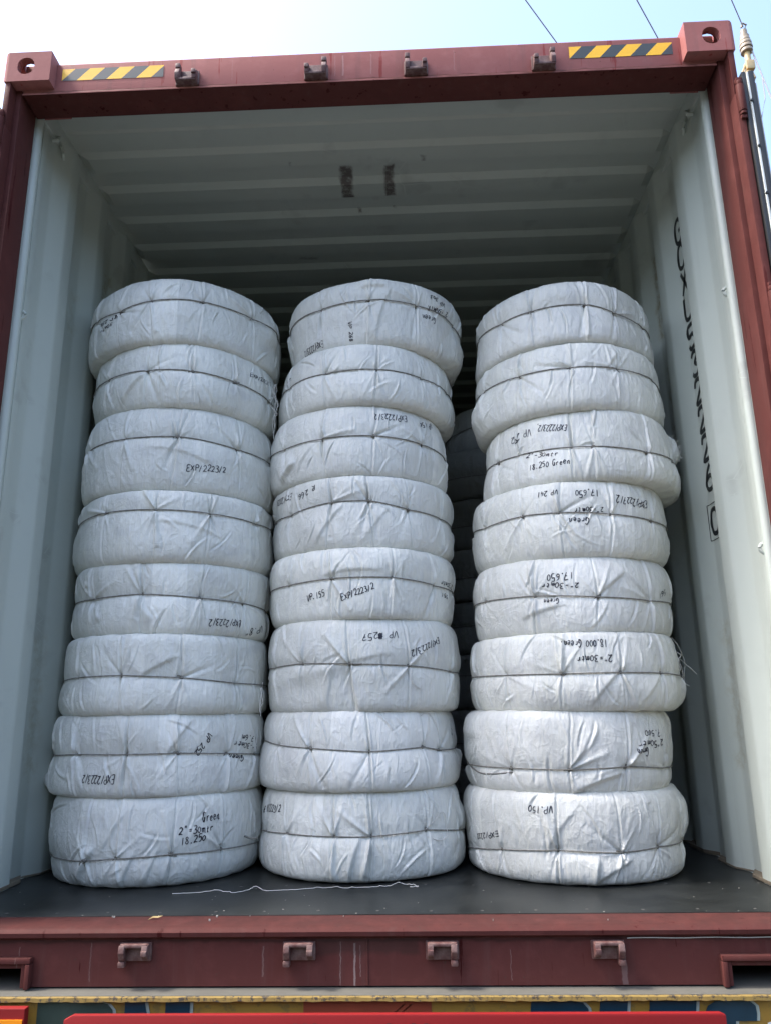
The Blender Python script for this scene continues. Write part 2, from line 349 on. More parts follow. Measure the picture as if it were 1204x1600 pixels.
# ---- roof with crosswise corrugations
pts = [(.147, 2.652), (.322, 2.652), (.330, 2.645), (.336, 2.652), (.430, 2.652)]
y = .430; first = True
while y < LEN-.3:
    pts += [(y, 2.655), (y+.028, 2.637), (y+.106, 2.637), (y+.119, 2.655)]; y += .2065
pts.append((LEN, 2.655))
zig = []
V = []; F = []
xs = [-1.156, -1.12, -.6, 0, .6, 1.12, 1.156]
for j, x in enumerate(xs):
    for y, z in pts: V.append((x, y, 2.6535 if abs(x) > 1.13 else z))
n = len(pts)
for j in range(len(xs)-1):
    for i in range(n-1): F.append((j*n+i, (j+1)*n+i, (j+1)*n+i+1, j*n+i+1))
me = bpy.data.meshes.new('roof'); me.from_pydata(V, [], F); bm_ = bmesh.new(); bm_.from_mesh(me)
bmesh.ops.solidify(bm_, geom=bm_.faces[:], thickness=.003); bm_.to_mesh(me); bm_.free()
cpart(link('roof', me, ROOF))
m = MB(); m.box(-1.20, 1.20, .10, LEN, 2.664, 2.668); cpart(m.build('roof_skin', RED))
m = MB()
# floor
m.box(-1.160, 1.160, .10, LEN, -.034, -.0062); floor = cpart(m.build('floor', FLOOR))
for j, (y0, y1) in enumerate(((.090, 1.05), (1.053, 2.27), (2.273, 3.49), (3.493, LEN))):
    for x0, x1 in ((-1.160, 1.160),):
        m = MB(); m.box(x0, x1, y0, y1, -.006, -.0002-.0003*(j % 2), .0012); o = m.build('plywood_sheet', FLOOR); o.parent = floor
m = MB(); rs = np.random.RandomState(2)
for y in (.125, .43, .74, 1.02):
    for x in np.arange(-1.12, 1.13, .14): m.cyl((x+rs.uniform(-.012, .012), y+rs.uniform(-.008, .008), -.0002), .0045, .0012, 2, 8)
o = m.build('screw_head', mat_plain('dull_screw', (.09, .085, .08), .5, .3, 60)); o.parent = floor; o['kind'] = 'stuff'
m = MB(); m.box(-1.19, 1.19, LEN, LEN+.05, -.1, 2.68); cpart(m.build('front_wall', WALL))
# ---- header beam
m = MB()
m.prism([(.042, 2.556), (.146, 2.550), (.146, 2.665), (.128, 2.684), (.050, 2.684), (.042, 2.676)], 0, -1.165, 1.165, .003)
m.box(-1.165, 1.165, .038, .0425, 2.552, 2.560, .0015)      # lower lip
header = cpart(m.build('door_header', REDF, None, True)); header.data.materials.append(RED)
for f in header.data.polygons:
    if f.normal.z < -.5 or f.normal.y > .5: f.material_index = 1  # underside and back in the darker red, shade put into the colour
# corner castings (hollow, with slots) by boolean
def casting(cx, sx, z0, z1, y0=0.0, depth=.178):
    b = MB(); b.box(cx-.081, cx+.081, y0, y0+depth, z0, z1, .0)
    # round outer vertical + top edges
    vs = [e for e in b.b.edges if all(abs(v.co.x-(cx+sx*.081)) < 1e-4 for v in e.verts)]
    bmesh.ops.bevel(b.b, geom=vs, offset=.016, segments=4, profile=.5, affect='EDGES')
    me = bpy.data.meshes.new('corner_casting'); b.b.to_mesh(me); b.b.free(); o = link('corner_casting', me, REDF)
    def slot(c, w, h, axis, L=.09):
        r = w/2; P = []
        for a in np.linspace(0, math.pi, 9): P.append((r*math.cos(a), (h/2-r)+r*math.sin(a)))
        for a in np.linspace(math.pi, 2*math.pi, 9): P.append((r*math.cos(a), -(h/2-r)+r*math.sin(a)))
        k = MB()
        if axis == 1: k.prism([(c[0]+p, c[2]+q_) for p, q_ in P], 1, c[1]-L/2, c[1]+L/2)
        elif axis == 2: k.prism([(c[0]+p, c[1]+q_) for p, q_ in P], 2, c[2]-L/2, c[2]+L/2)
        else: k.prism([(c[1]+p, c[2]+q_) for p, q_ in P], 0, c[0]-L/2, c[0]+L/2)
        return k.build('cutter', RED)
    zc = (z0+z1)/2
    k = MB(); k.box(cx-.055, cx+.055, y0+.026, y0+depth-.026, z0+.024, z1-.024); cut = [k.build('cutter', RED)]
    cut.append(slot((cx+sx*.004, y0, zc+.002), .058, .068, 1)); cut.append(slot((cx+sx*.004, y0+depth/2, z1 if z0 > 1 else z0), .064, .124, 2, .07)); cut.append(slot((cx+sx*.081, y0+depth/2, zc), .1, .058, 0, .07) if False else slot((cx+sx*.081, y0+depth/2-.01, zc), .075, .0751, 0, .07))
    for c_ in cut:
        md = o.modifiers.new('b', 'BOOLEAN'); md.operation = 'DIFFERENCE'; md.object = c_; md.solver = 'EXACT'
    dg = bpy.context.evaluated_depsgraph_get(); dg.update(); me2 = bpy.data.meshes.new_from_object(o.evaluated_get(dg)); o.modifiers.clear(); o.data = me2; me2.name = 'corner_casting'
    for c_ in cut: bpy.data.objects.remove(c_)
    bv = bmesh.new(); bv.from_mesh(me2); bmesh.ops.remove_doubles(bv, verts=bv.verts, dist=1e-5); bv.to_mesh(me2); bv.free()
    for p in me2.polygons: p.use_smooth = False
    return cpart(o)
for sx in (-1, 1):
    casting(sx*1.138, sx, 2.575, 2.693)
    casting(sx*1.138, sx, -.143, -.025, .0)
# ---- sill beam with two openings
m = MB()
SB = -.139
# face: middle part and parts over the openings
outl = [(-1.215, -.030), (-1.215, -.072), (-.850, -.072), (-.850, SB), (.845, SB), (.845, -.072), (1.215, -.072), (1.215, -.030)]
m.prism(outl, 1, .008, .022)
m.prism([(.146, -.004), (.088, -.002), (.010, -.004), (-.004, -.008), (-.010, -.016), (-.008, -.026), (.001, -.031), (.146, -.031)], 0, -1.215, 1.215)
sill = cpart(m.build('door_sill', RED, None, True))
for sx in (-1, 1):
    m = MB(); xa = .848 if sx > 0 else .853
    # folded frame round the opening
    a, b_ = sorted((sx*(xa-.012), sx*1.215)); m.box(a, b_, -.012, .012, -.084, -.071, .003)
    a, b_ = sorted((sx*(xa-.012), sx*xa)); m.box(a, b_, -.012, .012, SB-.001, -.0845, .003)
    a, b_ = sorted((sx*(xa+.0), sx*(xa+.012))); m.box(a, b_, -.004, .15, SB, -.085, .002)
    a, b_ = sorted((sx*(xa+.013), sx*1.06)); m.box(a, b_, .0, .15, -.0965, -.0845, .002)
    m.box(a, b_, .20, .21, SB, -.03)
    cpart(m.build('fork_pocket_frame', RED, None, True))
# vertical weld line and drips on the sill
m = MB(); m.tube([(-.011, .0075, z) for z in np.linspace(-.036, -.137, 12)], .0022, 6); cpart(m.build('weld_bead', RED))
m = MB(); m.tube([(x, .0072, -.037+.0006*math.sin(x*40)) for x in np.linspace(.62, 1.2, 60)], .0011, 5); cpart(m.build('paint_scratch', TWINE))
# ---- posts
for sx in (-1, 1):
    m = MB()
    a, b_ = sorted((sx*1.1700, sx*1.196)); m.box(a, b_, .042, .146, -.02, 2.575, .003)
    a, b_ = sorted((sx*1.196, sx*1.213)); m.box(a, b_, .055, .146, -.02, 2.575, .002)
    # J-bar tube at the outer edge
    a, b_ = sorted((sx*1.187, sx*1.210)); m.box(a, b_, -.004, .052, -.02, 2.40, .004)
    a, b_ = sorted((sx*1.189, sx*1.208)); m.box(a, b_, .004, .050, 2.40, 2.575, .003)
    cpart(m.build('corner_post', RED, None, True))
# ---- doors folded back along the outside of the container
for sx in (-1, 1):
    m = MB(); a, b_ = sorted((sx*1.222, sx*1.246)); m.box(a, b_, .020, 1.18, .0, 2.47, .003)
    # corrugation ridges on the outer (now hidden) face are left plain; frame tube at the hinge edge
    a, b_ = sorted((sx*1.214, sx*1.2215)); m.box(a, b_, .045, .11, .0, 2.47, .002)
    door = cpart(m.build('door', RED, None, True))
    m = MB(); a, b_ = sorted((sx*1.2125, sx*1.226)); m.box(a, b_, -.012, .019, .02, 2.475, .003)
    a, b_ = sorted((sx*1.233, sx*1.250)); m.box(a, b_, -.016, .019, .02, 2.475, .004)
    m.box(*sorted((sx*1.226, sx*1.233)), .006, .019, .02, 2.475)
    g = m.build('door_gasket', BLACK, None, True); g.parent = door
    m = MB(); a, b_ = sorted((sx*1.2265, sx*1.2325)); m.box(a, b_, -.015, .0055, .02, 2.47, .001)
    g = m.build('gasket_strip', WHT); g.parent = door
    for z in np.arange(.15, 2.45, .17):
        pass
    m = MB()
    for z in np.arange(.15, 2.45, .17): m.cyl((sx*1.2295, -.017, z), .0045, .006, 1, 8)
    o = m.build('rivet_row', BLACK); o.parent = door; o['kind'] = 'stuff'
    for zc in (2.375, 1.64, .86, .18):
        m = MB(); m.cyl((sx*1.2015, -.009, zc), .0125, .10, 2, 16, bev=.003); m.cyl((sx*1.2015, -.009, zc+.059), .010, .014, 2, 16, bev=.002); m.cyl((sx*1.2015, -.009, zc-.056), .010, .008, 2, 16)
        m.box(*sorted((sx*1.193, sx*1.212)), -.012, .012, zc-.075, zc-.061, .003); m.box(*sorted((sx*1.193, sx*1.212)), -.012, .012, zc+.066, zc+.08, .003)
        o = m.build('hinge', RED, None, True); o.parent = door
# ---- locking-cam keepers
def keeper(cx, y, z, flip, upz):
    """U-shaped forged keeper on a plate; flip mirrors the tall lug, upz=+1 opens upward"""
    m = MB(); f = flip
    m.box(-.040, .040, -.010, .0, -.030, .026, .003)
    m.box(-.034, .034, -.034, -.009, -.030, -.019, .004)
    for sgn, tall in ((-1, f < 0), (1, f > 0)):
        z1 = .020 if not tall else .030
        P = [(-.009, -.030), (-.036, -.026), (-.040, -.004), (-.030, z1*.6), (-.018, z1), (-.009, z1)]
        x0, x1 = sorted((sgn*.021, sgn*.036)); m.prism(P, 0, x0, x1, .003)
        if tall: m.box(x0-.001, x1+.001, -.032, -.009, z1-.008, z1+.010, .004)
        else: m.box(x0, x1, -.044, -.030, -.012, .004, .003)
    for v in m.b.verts: v.co.z *= upz
    if upz < 0:
        for v in m.b.verts: v.co.z *= .74; v.co.y *= .8
    if upz < 0: bmesh.ops.reverse_faces(m.b, faces=m.b.faces)
    o = m.build('cam_keeper', KEEP, None, True); o.location = (cx, y, z); return o
s_ = NT('keeper_paint'); v_ = s_.mapping(); x_ = s_.noise(v_, 35, 5, .65)
KEEP = s_.out(s_.mix(s_.ramp(x_, .4, .65), (.085, .030, .027), (.185, .115, .10)), .6, s_.bump(x_, .5, .002))
for x, z, f in ((-.597, 2.590, -1), (-.161, 2.592, 1), (.173, 2.592, -1), (.597, 2.590, 1)):
    o = keeper(x, .041, z, f, 1); o.parent = header
for x, z, f in ((-.584, -.062, -1), (-.178, -.062, -1), (.171, -.062, 1), (.571, -.062, 1)):
    o = keeper(x, .0078, z, f, -1); o.parent = sill
# rust/grime runs below keepers come from the paint itself
# ---- hazard tape on header: alternating slanted blocks
for x0, x1 in ((-1.035, -.684), (.686, 1.028)):
    n = 7; zt0, zt1 = 2.607, 2.655; pitch = (x1-x0)/(n-.2); sl_ = pitch*.85
    tp = None
    for i in range(-1, n+1):
        a = x0+i*pitch; P = [(a, zt0), (a+pitch, zt0), (a+pitch+sl_, zt1), (a+sl_, zt1)]
        # clip to [x0,x1]
        def clip(P, X, keep):
            out = []
            for j in range(len(P)):
                p, q_ = P[j], P[(j+1) % len(P)]; ip, iq = keep(p[0]-X), keep(q_[0]-X)
                if ip: out.append(p)
                if ip != iq: t = (X-p[0])/(q_[0]-p[0]); out.append((X, p[1]+t*(q_[1]-p[1])))
            return out
        P = clip(P, x0, lambda d: d >= -1e-9)
        if len(P) > 2: P = clip(P, x1, lambda d: d <= 1e-9)
        if len(P) < 3: continue
        me = bpy.data.meshes.new('tape_block'); me.from_pydata([(p[0], .0405, p[1]) for p in P], [], [tuple(range(len(P)))[::-1]])
        yy = (i % 2 == 1)
        o = link('tape_block', me, YEL if yy else DARKP); o.parent = header
# header blue-ish top edge is only lens fringing, left out

# ============================================================ stroke lettering
G = {
'E': [[(.75, 1), (.15, 1), (.1, .5), (.05, 0), (.7, .02)], [(.1, .5), (.6, .53)]],
'X': [[(.05, .95), (.75, .05)], [(.75, .95), (.05, .05)]], 'x': [[(.05, .65), (.65, .05)], [(.65, .65), (.05, .05)]],
'P': [[(.1, 0), (.15, .95)], [(.1, .95), (.5, 1), (.75, .8), (.6, .55), (.15, .48)]],
'/': [[(.05, -.1), (.55, 1.05)]], '2': [[(.05, .8), (.3, 1), (.6, .85), (.55, .55), (.05, .05), (.35, .08), (.75, .02)]],
'3': [[(.1, .95), (.5, 1), (.65, .78), (.35, .55), (.65, .42), (.65, .12), (.3, 0), (.05, .1)]],
'V': [[(.05, 1), (.35, 0), (.75, 1)]], '.': [[(.25, 0), (.40, .04), (.28, .12), (.36, .02)]], ',': [[(.3, .05), (.22, -.15)]],
'1': [[(.35, 1), (.3, 0)]], '5': [[(.7, 1), (.2, 1), (.15, .6), (.5, .62), (.65, .35), (.5, .05), (.1, .05)]],
'7': [[(.05, .95), (.7, .95), (.3, 0)], [(.2, .48), (.62, .5)]], '8': [[(.6, .85), (.35, 1), (.12, .8), (.6, .3), (.38, 0), (.1, .25), (.6, .85)]],
'6': [[(.6, 1), (.2, .6), (.12, .2), (.4, 0), (.65, .2), (.5, .45), (.15, .35)]], '0': [[(.4, .85), (.12, .6), (.12, .2), (.38, 0), (.65, .25), (.62, .65), (.4, .85)]],
'4': [[(.4, 1), (.08, .4), (.7, .42)], [(.5, .65), (.5, 0)]], '9': [[(.6, .7), (.35, .5), (.1, .75), (.35, 1), (.62, .8), (.55, 0)]],
'"': [[(.25, 1.05), (.2, .75)], [(.5, 1.05), (.45, .75)]], '-': [[(.1, .45), (.6, .48)]], '=': [[(.1, .55), (.55, .58)], [(.1, .35), (.55, .38)]],
'#': [[(.1, 0), (.2, .9), (.3, .05), (.4, .95), (.5, 0), (.6, .9), (.7, .1)], [(.05, .3), (.75, .4), (.05, .55), (.75, .7), (.1, .8)], [(.05, .15), (.75, .2), (.1, .5), (.7, .6)]],
'm': [[(.02, .55), (.08, 0)], [(.06, .4), (.25, .55), (.32, 0)], [(.32, .4), (.52, .55), (.6, .05), (.72, .0)]],
't': [[(.4, .85), (.3, .1), (.55, .05)], [(.15, .55), (.62, .58)]], 'r': [[(.15, .55), (.2, 0)], [(.2, .35), (.4, .55), (.62, .5)]],
'M': [[(.02, 0), (.15, .75), (.35, .2), (.6, .75), (.72, 0)]], 'T': [[(.05, .8), (.7, .82)], [(.38, .8), (.34, 0)]], 'R': [[(.1, 0), (.15, .8)], [(.1, .8), (.5, .85), (.6, .6), (.15, .42), (.65, 0)]],
'G': [[(.7, .9), (.4, 1.05), (.1, .65), (.1, .2), (.4, -.1), (.55, .3)], [(.35, .35), (.65, .38), (.6, -.15)]],
'e': [[(.1, .28), (.55, .34), (.45, .55), (.2, .5), (.1, .2), (.3, 0), (.62, .1)]], 'n': [[(.08, .5), (.12, 0)], [(.12, .35), (.35, .55), (.5, .4), (.52, 0), (.68, .05)]],
'K': [[(.1, 0), (.12, 1)], [(.65, 1), (.12, .45), (.7, 0)]], 'f': [[(.6, .95), (.35, 1), (.25, 0)], [(.1, .5), (.55, .52)]], 'U': [[(.1, 1), (.1, .2), (.35, 0), (.62, .2), (.62, 1)]], 'C': [[(.68, .85), (.4, 1), (.1, .7), (.1, .3), (.4, 0), (.68, .15)]],
' ': [],
}
def ribbon(pts2, wd):
    """flat ribbon outline for a 2-D polyline: rows of (left,right)"""
    P = np.array(pts2); T = np.gradient(P, axis=0); T /= np.linalg.norm(T, axis=1)[:, None]+1e-12
    N = np.c_[-T[:, 1], T[:, 0]]; return P+N*wd[:, None]/2, P-N*wd[:, None]/2

# ============================================================ wrapped coils
_tab = {}
def noise2(x, y, seed):
    if seed not in _tab: _tab[seed] = np.random.RandomState(seed).rand(128, 128)
    t = _tab[seed]; xi = np.floor(x).astype(int); yi = np.floor(y).astype(int); fx = x-xi; fy = y-yi
    fx = fx*fx*(3-2*fx); fy = fy*fy*(3-2*fy); a = xi & 127; b = yi & 127; a1 = (a+1) & 127; b1 = (b+1) & 127
    return (t[a, b]*(1-fx)+t[a1, b]*fx)*(1-fy)+(t[a, b1]*(1-fx)+t[a1, b1]*fx)*fy
NE, CAP = 4.4, .058
class Bale:
    def __init__(s, key, cx, cy, r, z0, z1, wp, kn, seed, flaps=(), ears=()):
        s.cx, s.cy, s.r = cx, cy, r; s.h = z1-z0; s.zc = (z0+z1)/2; s.rs = np.random.RandomState(seed); s.seed = seed
        th = np.array([a[0] for a in wp]); wz = np.array([a[1] for a in wp])-s.zc
        # continue the tie line round the back
        th = np.r_[-math.pi*1.02, (th[0]-math.pi)/2, th, (th[-1]+math.pi)/2, math.pi*1.02]; m = (wz[0]+wz[-1])/2
        s.wt, s.wz = th, np.r_[m, (wz[0]+m)/2, wz, (wz[-1]+m)/2, m]
        kb = list(kn); a = kn[-1]+.55
        while a < kn[0]+2*math.pi-.4: kb.append(a); a += .55
        s.kn = np.array([(k+math.pi) % (2*math.pi)-math.pi for k in kb]); s.kvis = np.array(kn)
        s.tilt = s.rs.uniform(-.12, .12, len(s.kn)); s.tilt2 = s.rs.uniform(-.12, .12, len(s.kn)); s.dep = s.rs.uniform(.15, 1.25, len(s.kn)); s.lat = s.rs.uniform(.6, 1.7, len(s.kn)); s.slope = s.rs.uniform(-.012, .016); s.sw = s.rs.uniform(.6, 1.3); s.ph = s.rs.uniform(0, 6.28, 6)
        s.steps = s.rs.uniform(-1, 1, len(s.kn))
        s.rays = [[(a_, s.rs.uniform(.1, 1.2)*.0085*s.rs.choice([.2, 1, 1.3]), s.rs.uniform(.03, .13), s.rs.choice([1, 1, -1])) for a_ in np.r_[s.rs.normal(math.pi/2, .32, 4), s.rs.normal(-math.pi/2, .32, 4), s.rs.uniform(0, 6.28, 2)]] for _ in s.kn]
        s.cre = [(s.rs.uniform(-1.6, 1.6), s.rs.uniform(-.42, .42)*s.h, s.rs.normal(1.45, .5)*s.rs.choice([1, -1]), s.rs.uniform(.02, .055), s.rs.uniform(.0020, .0055), s.rs.uniform(.002, .0058)*s.rs.choice([1, -1])) for _ in range(24)]
        s.flaps = flaps; s.ears = ears
    def w(s, th): return np.interp(th, s.wt, s.wz)
    def disp(s, th, z):
        """radial displacement at angle th, height z about the centre"""
        r = s.r; w = s.w(th); dz = z-w; d = np.zeros_like(th)
        for k in range(2, 6): d += .0022*np.sin(k*th+s.ph[k-2])
        d += s.slope*(-z/s.h)*1.3
        d += .006*np.sin(np.clip((z/s.h)*2*math.pi*.9, -9, 9)+s.ph[4])*.6
        d += -.0062*s.sw*np.exp(-(np.abs(dz)/.019)**1.1)          # tie groove
        d += .0012*np.exp(-((np.abs(dz)-.05)/.03)**2)
        for i, kt in enumerate(s.kn):
            dth = (th-kt+math.pi) % (2*math.pi)-math.pi; ds0 = dth*r
            ds = ds0-np.where(dz > 0, s.tilt[i], s.tilt2[i])*dz
            nearv = np.clip(1.15-np.abs(dz)/.13, .25, 1)*s.dep[i]
            d += -.0080*np.clip(nearv,.4,2)*np.exp(-(ds/.0027)**2)+.0046*nearv*(np.exp(-((ds-.0068)/.0036)**2)*s.lat[i]*.8+np.exp(-((ds+.0072)/.0040)**2)*(2.2-s.lat[i])*.5)
            d += -.0036*np.exp(-(ds/.035)**2)*nearv
            d += 0.0028*s.steps[i]*np.tanh(ds/.002)*np.exp(-np.abs(ds)/.05)
            dist = np.hypot(ds0, dz); d += -.0055*np.exp(-(dist/.013)**2)
            near = dist < .13
            if near.any():
                x_, y_ = ds0[near], dz[near]; add = np.zeros_like(x_)
                for (a_, am, ln, sg) in s.rays[i]:
                    q = x_*math.cos(a_)+y_*math.sin(a_); p = -x_*math.sin(a_)+y_*math.cos(a_)
                    wd = .0024+.055*np.clip(q, 0, .2); add += sg*am*np.exp(-(p/wd)**2)*np.clip(q/.008, 0, 1)*np.exp(-q/ln)*(q > 0)
                d[near] += add
        for (ct, cz, an, ln, wd, am) in s.cre:
            x_ = (th-ct)*r; y_ = z-cz; q = x_*math.cos(an)+y_*math.sin(an); p = -x_*math.sin(an)+y_*math.cos(an)+.25*q*q/ln*.5
            m = (np.abs(q) < ln*2.2)
            d += np.where(m, am*(np.exp(-(p/wd)**2)-.6*np.exp(-((p-1.6*wd)/wd)**2))*np.exp(-(q/ln)**4), 0)
        S_ = th*r
        d += .0060*(noise2(S_*9+3, z*11+5, s.seed)-.5)
        n1 = noise2(S_*34+z*9, z*13+1, s.seed+1); d += .0026*(1-np.abs(2*n1-1))**2*noise2(S_*12, z*12, s.seed+2)
        n1 = noise2(S_*75-z*22, z*26+1, s.seed+3); d += .0007*(1-np.abs(2*n1-1))**2
        d += .0006*(noise2(S_*180, z*30, s.seed+4)-.5)
        for (ft, fz, an, ln, am, wd) in s.flaps:     # overlapped folds: one side stands proud
            x_ = (th-ft)*r; y_ = z-fz; q = x_*math.cos(an)+y_*math.sin(an); p = -x_*math.sin(an)+y_*math.cos(an)+.9*q*q
            d += 1.6*am*(1/(1+np.exp(-np.clip(p/.0022, -40, 40))))*np.exp(-np.clip(p, 0, 1)/wd)*np.exp(-(q/ln)**6)
        for (et, ez, er, am, zr) in s.ears:
            d += am*np.exp(-((th-et)*r/er)**4-((z-ez)/zr)**4)
        return d
    def point(s, th, z, off=0.0):
        th = np.asarray(th, float); z = np.asarray(z, float)
        sn = np.clip(np.abs(2*z/s.h), 0, .985)**(NE/2); cs = np.sqrt(1-sn*sn); R = s.r-.004-CAP*(1-cs**(2/NE))
        R = R+s.disp(th, z)*np.clip(cs*2.2, 0, 1)+off
        return np.stack([R*np.sin(th), -R*np.cos(th), z], -1)
    def mesh(s, nf=520, nb=60, npz=84):
        th = np.r_[np.linspace(-1.75, 1.75, nf, endpoint=False), np.linspace(1.75, 2*math.pi-1.75, nb, endpoint=False)]
        thw = (th+math.pi) % (2*math.pi)-math.pi
        # profile: from under-cap centre to top-cap centre
        uu = np.r_[0, np.logspace(-12, 0, 3000)]*math.pi/2; uu = np.r_[-uu[::-1], uu[1:]]; uu = np.r_[uu, np.sign(uu)*(math.pi/2-np.abs(uu))]; uu.sort()
        zd = s.h/2*np.sign(uu)*np.abs(np.sin(uu))**(2/NE); rd = CAP*(1-np.clip(np.cos(uu), 0, 1)**(2/NE)); al = np.r_[0, np.cumsum(np.hypot(np.diff(zd), np.diff(rd)))]
        ph = np.interp(np.linspace(0, al[-1], npz), al, np.arange(len(uu))); i0 = np.clip(ph.astype(int), 0, len(uu)-2); fr = ph-i0
        zz = zd[i0]*(1-fr)+zd[i0+1]*fr; rr = rd[i0]*(1-fr)+rd[i0+1]*fr; sn_ = np.clip(np.abs(2*zz/s.h), 0, 1)**(NE/2); ph = np.arccos(np.clip(np.sqrt(1-np.clip(sn_, 0, 1)**2), 0, 1))
        TH, Z = np.meshgrid(thw, zz, indexing='ij'); RR = np.broadcast_to(rr, TH.shape); CS = np.broadcast_to(np.clip(np.cos(ph)*2.2, 0, 1), TH.shape)
        D = s.disp(TH.ravel(), Z.ravel()).reshape(TH.shape)
        R = s.r-.004-RR+D*CS
        # creases also run over the rounded shoulder
        Zd = Z+(1-CS)*.002*np.sin(TH*23+s.ph[1])*np.sign(Z)
        X = np.stack([R*np.sin(TH), -R*np.cos(TH), Zd], -1); n, m = TH.shape
        extra = [s.r-CAP-.05, .10]
        rows = [X]
        arc = np.r_[0, np.cumsum(np.hypot(np.diff(zz), np.diff(rr)))]
        V = X.reshape(-1, 3); idx = np.arange(n*m).reshape(n, m)
        nx = len(V); add = []
        for zside, k0 in ((-1, 0), (1, m-1)):
            for e in extra:
                add.append(np.stack([e*np.sin(thw), -e*np.cos(thw), np.full(n, zside*(s.h/2-.001 if e > .2 else s.h/2-.03))], -1))
        V = np.vstack([V]+add); base = nx; rings = [np.arange(base+i*n, base+(i+1)*n) for i in range(4)]
        F = []; a = idx; b = np.roll(idx, -1, 0)
        Q = np.stack([a[:, :-1], b[:, :-1], b[:, 1:], a[:, 1:]], -1).reshape(-1, 4)
        def ring(p, q): return np.stack([p, np.roll(p, -1), np.roll(q, -1), q], -1)
        Q = np.vstack([Q, ring(rings[0], idx[:, 0]), ring(rings[1], rings[0]), ring(idx[:, -1], rings[2]), ring(rings[2], rings[3]), ring(rings[3], rings[1])])
        me = bpy.data.meshes.new('wrapping'); me.vertices.add(len(V)); me.vertices.foreach_set('co', V.ravel().astype('f'))
        me.loops.add(Q.size); me.loops.foreach_set('vertex_index', Q.ravel().astype('i')); me.polygons.add(len(Q)); me.polygons.foreach_set('loop_start', (np.arange(len(Q))*4).astype('i'))
        try: me.polygons.foreach_set('loop_total', np.full(len(Q), 4, 'i'))
        except Exception: pass
        me.polygons.foreach_set('use_smooth', np.ones(len(Q), bool))
        u = np.r_[np.repeat(th*s.r, m), np.tile(th*s.r, 4)]; vv = np.r_[np.tile(arc, n), np.zeros(4*n)]
        uv = me.uv_layers.new(name='cloth'); vi = Q.ravel(); buf = np.stack([u[vi], vv[vi]], -1)
        # fix wrap of last column
        b4 = buf[:, 0].reshape(-1, 4); wrap = (b4.max(1)-b4.min(1)) > 1; L_ = 2*math.pi*s.r
        b4[wrap] = np.where(b4[wrap] < b4[wrap].mean(1)[:, None], b4[wrap]+L_, b4[wrap]); buf[:, 0] = b4.ravel()
        uv.data.foreach_set('uv', buf.ravel().astype('f')); me.update(calc_edges=True); me.validate(); return me
    def rope(s):
        th = np.linspace(-math.pi, math.pi, 260, endpoint=False); wz = s.w(th)
        k = np.ones(5)/5; wz = np.convolve(np.r_[wz[-2:], wz, wz[:2]], k, 'valid')
        P = s.point(th, wz, 0); R = np.hypot(P[:, 0], P[:, 1]); n_ = len(R); W = 9
        Rp = np.r_[R[-W:], R, R[:W]]; mx = np.array([Rp[i:i+2*W+1].max() for i in range(n_)]); mp = np.r_[mx[-W:], mx, mx[:W]]; sm_ = np.array([mp[i:i+2*W+1].mean() for i in range(n_)])
        R2 = np.maximum(R, .55*R+.45*sm_)+.0026; P[:, 0] *= R2/R; P[:, 1] *= R2/R
        V, F = tube_arr(P, .0020*(1+.15*np.sin(th*90)), 6, True)
        me = bpy.data.meshes.new('tie_rope'); me.from_pydata(V, [], F); smooth(me); return me
    def writing(s, txt, t0, z0, t1, z1, h, rs):
        r = s.r; A = np.array([t0*r, z0-s.zc]); B = np.array([t1*r, z1-s.zc]); d = B-A; L_ = np.linalg.norm(d); d /= L_; u = np.array([-d[1], d[0]]); adv = L_/max(1, len(txt)-.1)
        V = []; F = []; h = h*1.0
        for i, ch in enumerate(txt):
            jx, jy = rs.uniform(-.06, .06), rs.uniform(-.10, .10); sc = rs.uniform(.9, 1.12)
            for st in G.get(ch, []):
                P = np.array(st, float); P = crspline(P, 6) if len(P) > 2 and ch not in '/XV1' else np.array([P[0]+(P[-1]-P[0])*t for t in np.linspace(0, 1, 8)]) if len(P) == 2 else crspline(P, 6)
                P = P*sc+rs.normal(0, .008, P.shape); P[:, 0] += P[:, 1]*.12
                Q = A+np.outer((i+jx+P[:, 0]*1.12)*adv, d)+np.outer((P[:, 1]+jy)*h, u)
                wd = np.full(len(Q), .0030)*rs.uniform(.8, 1.15)*(1-.35*np.linspace(-1, 1, len(Q))**4)
                l, rr_ = ribbon(Q, wd); b = len(V)
                for a_, c_ in zip(l, rr_): V.append(a_); V.append(c_)
                for k in range(len(Q)-1): F.append((b+2*k, b+2*k+1, b+2*k+3, b+2*k+2))
        V = np.array(V); P = s.point(V[:, 0]/r, np.clip(V[:, 1], -s.h*.47, s.h*.47), .0011)
        me = bpy.data.meshes.new('marker_writing'); me.from_pydata(P.tolist(), [], F); return me

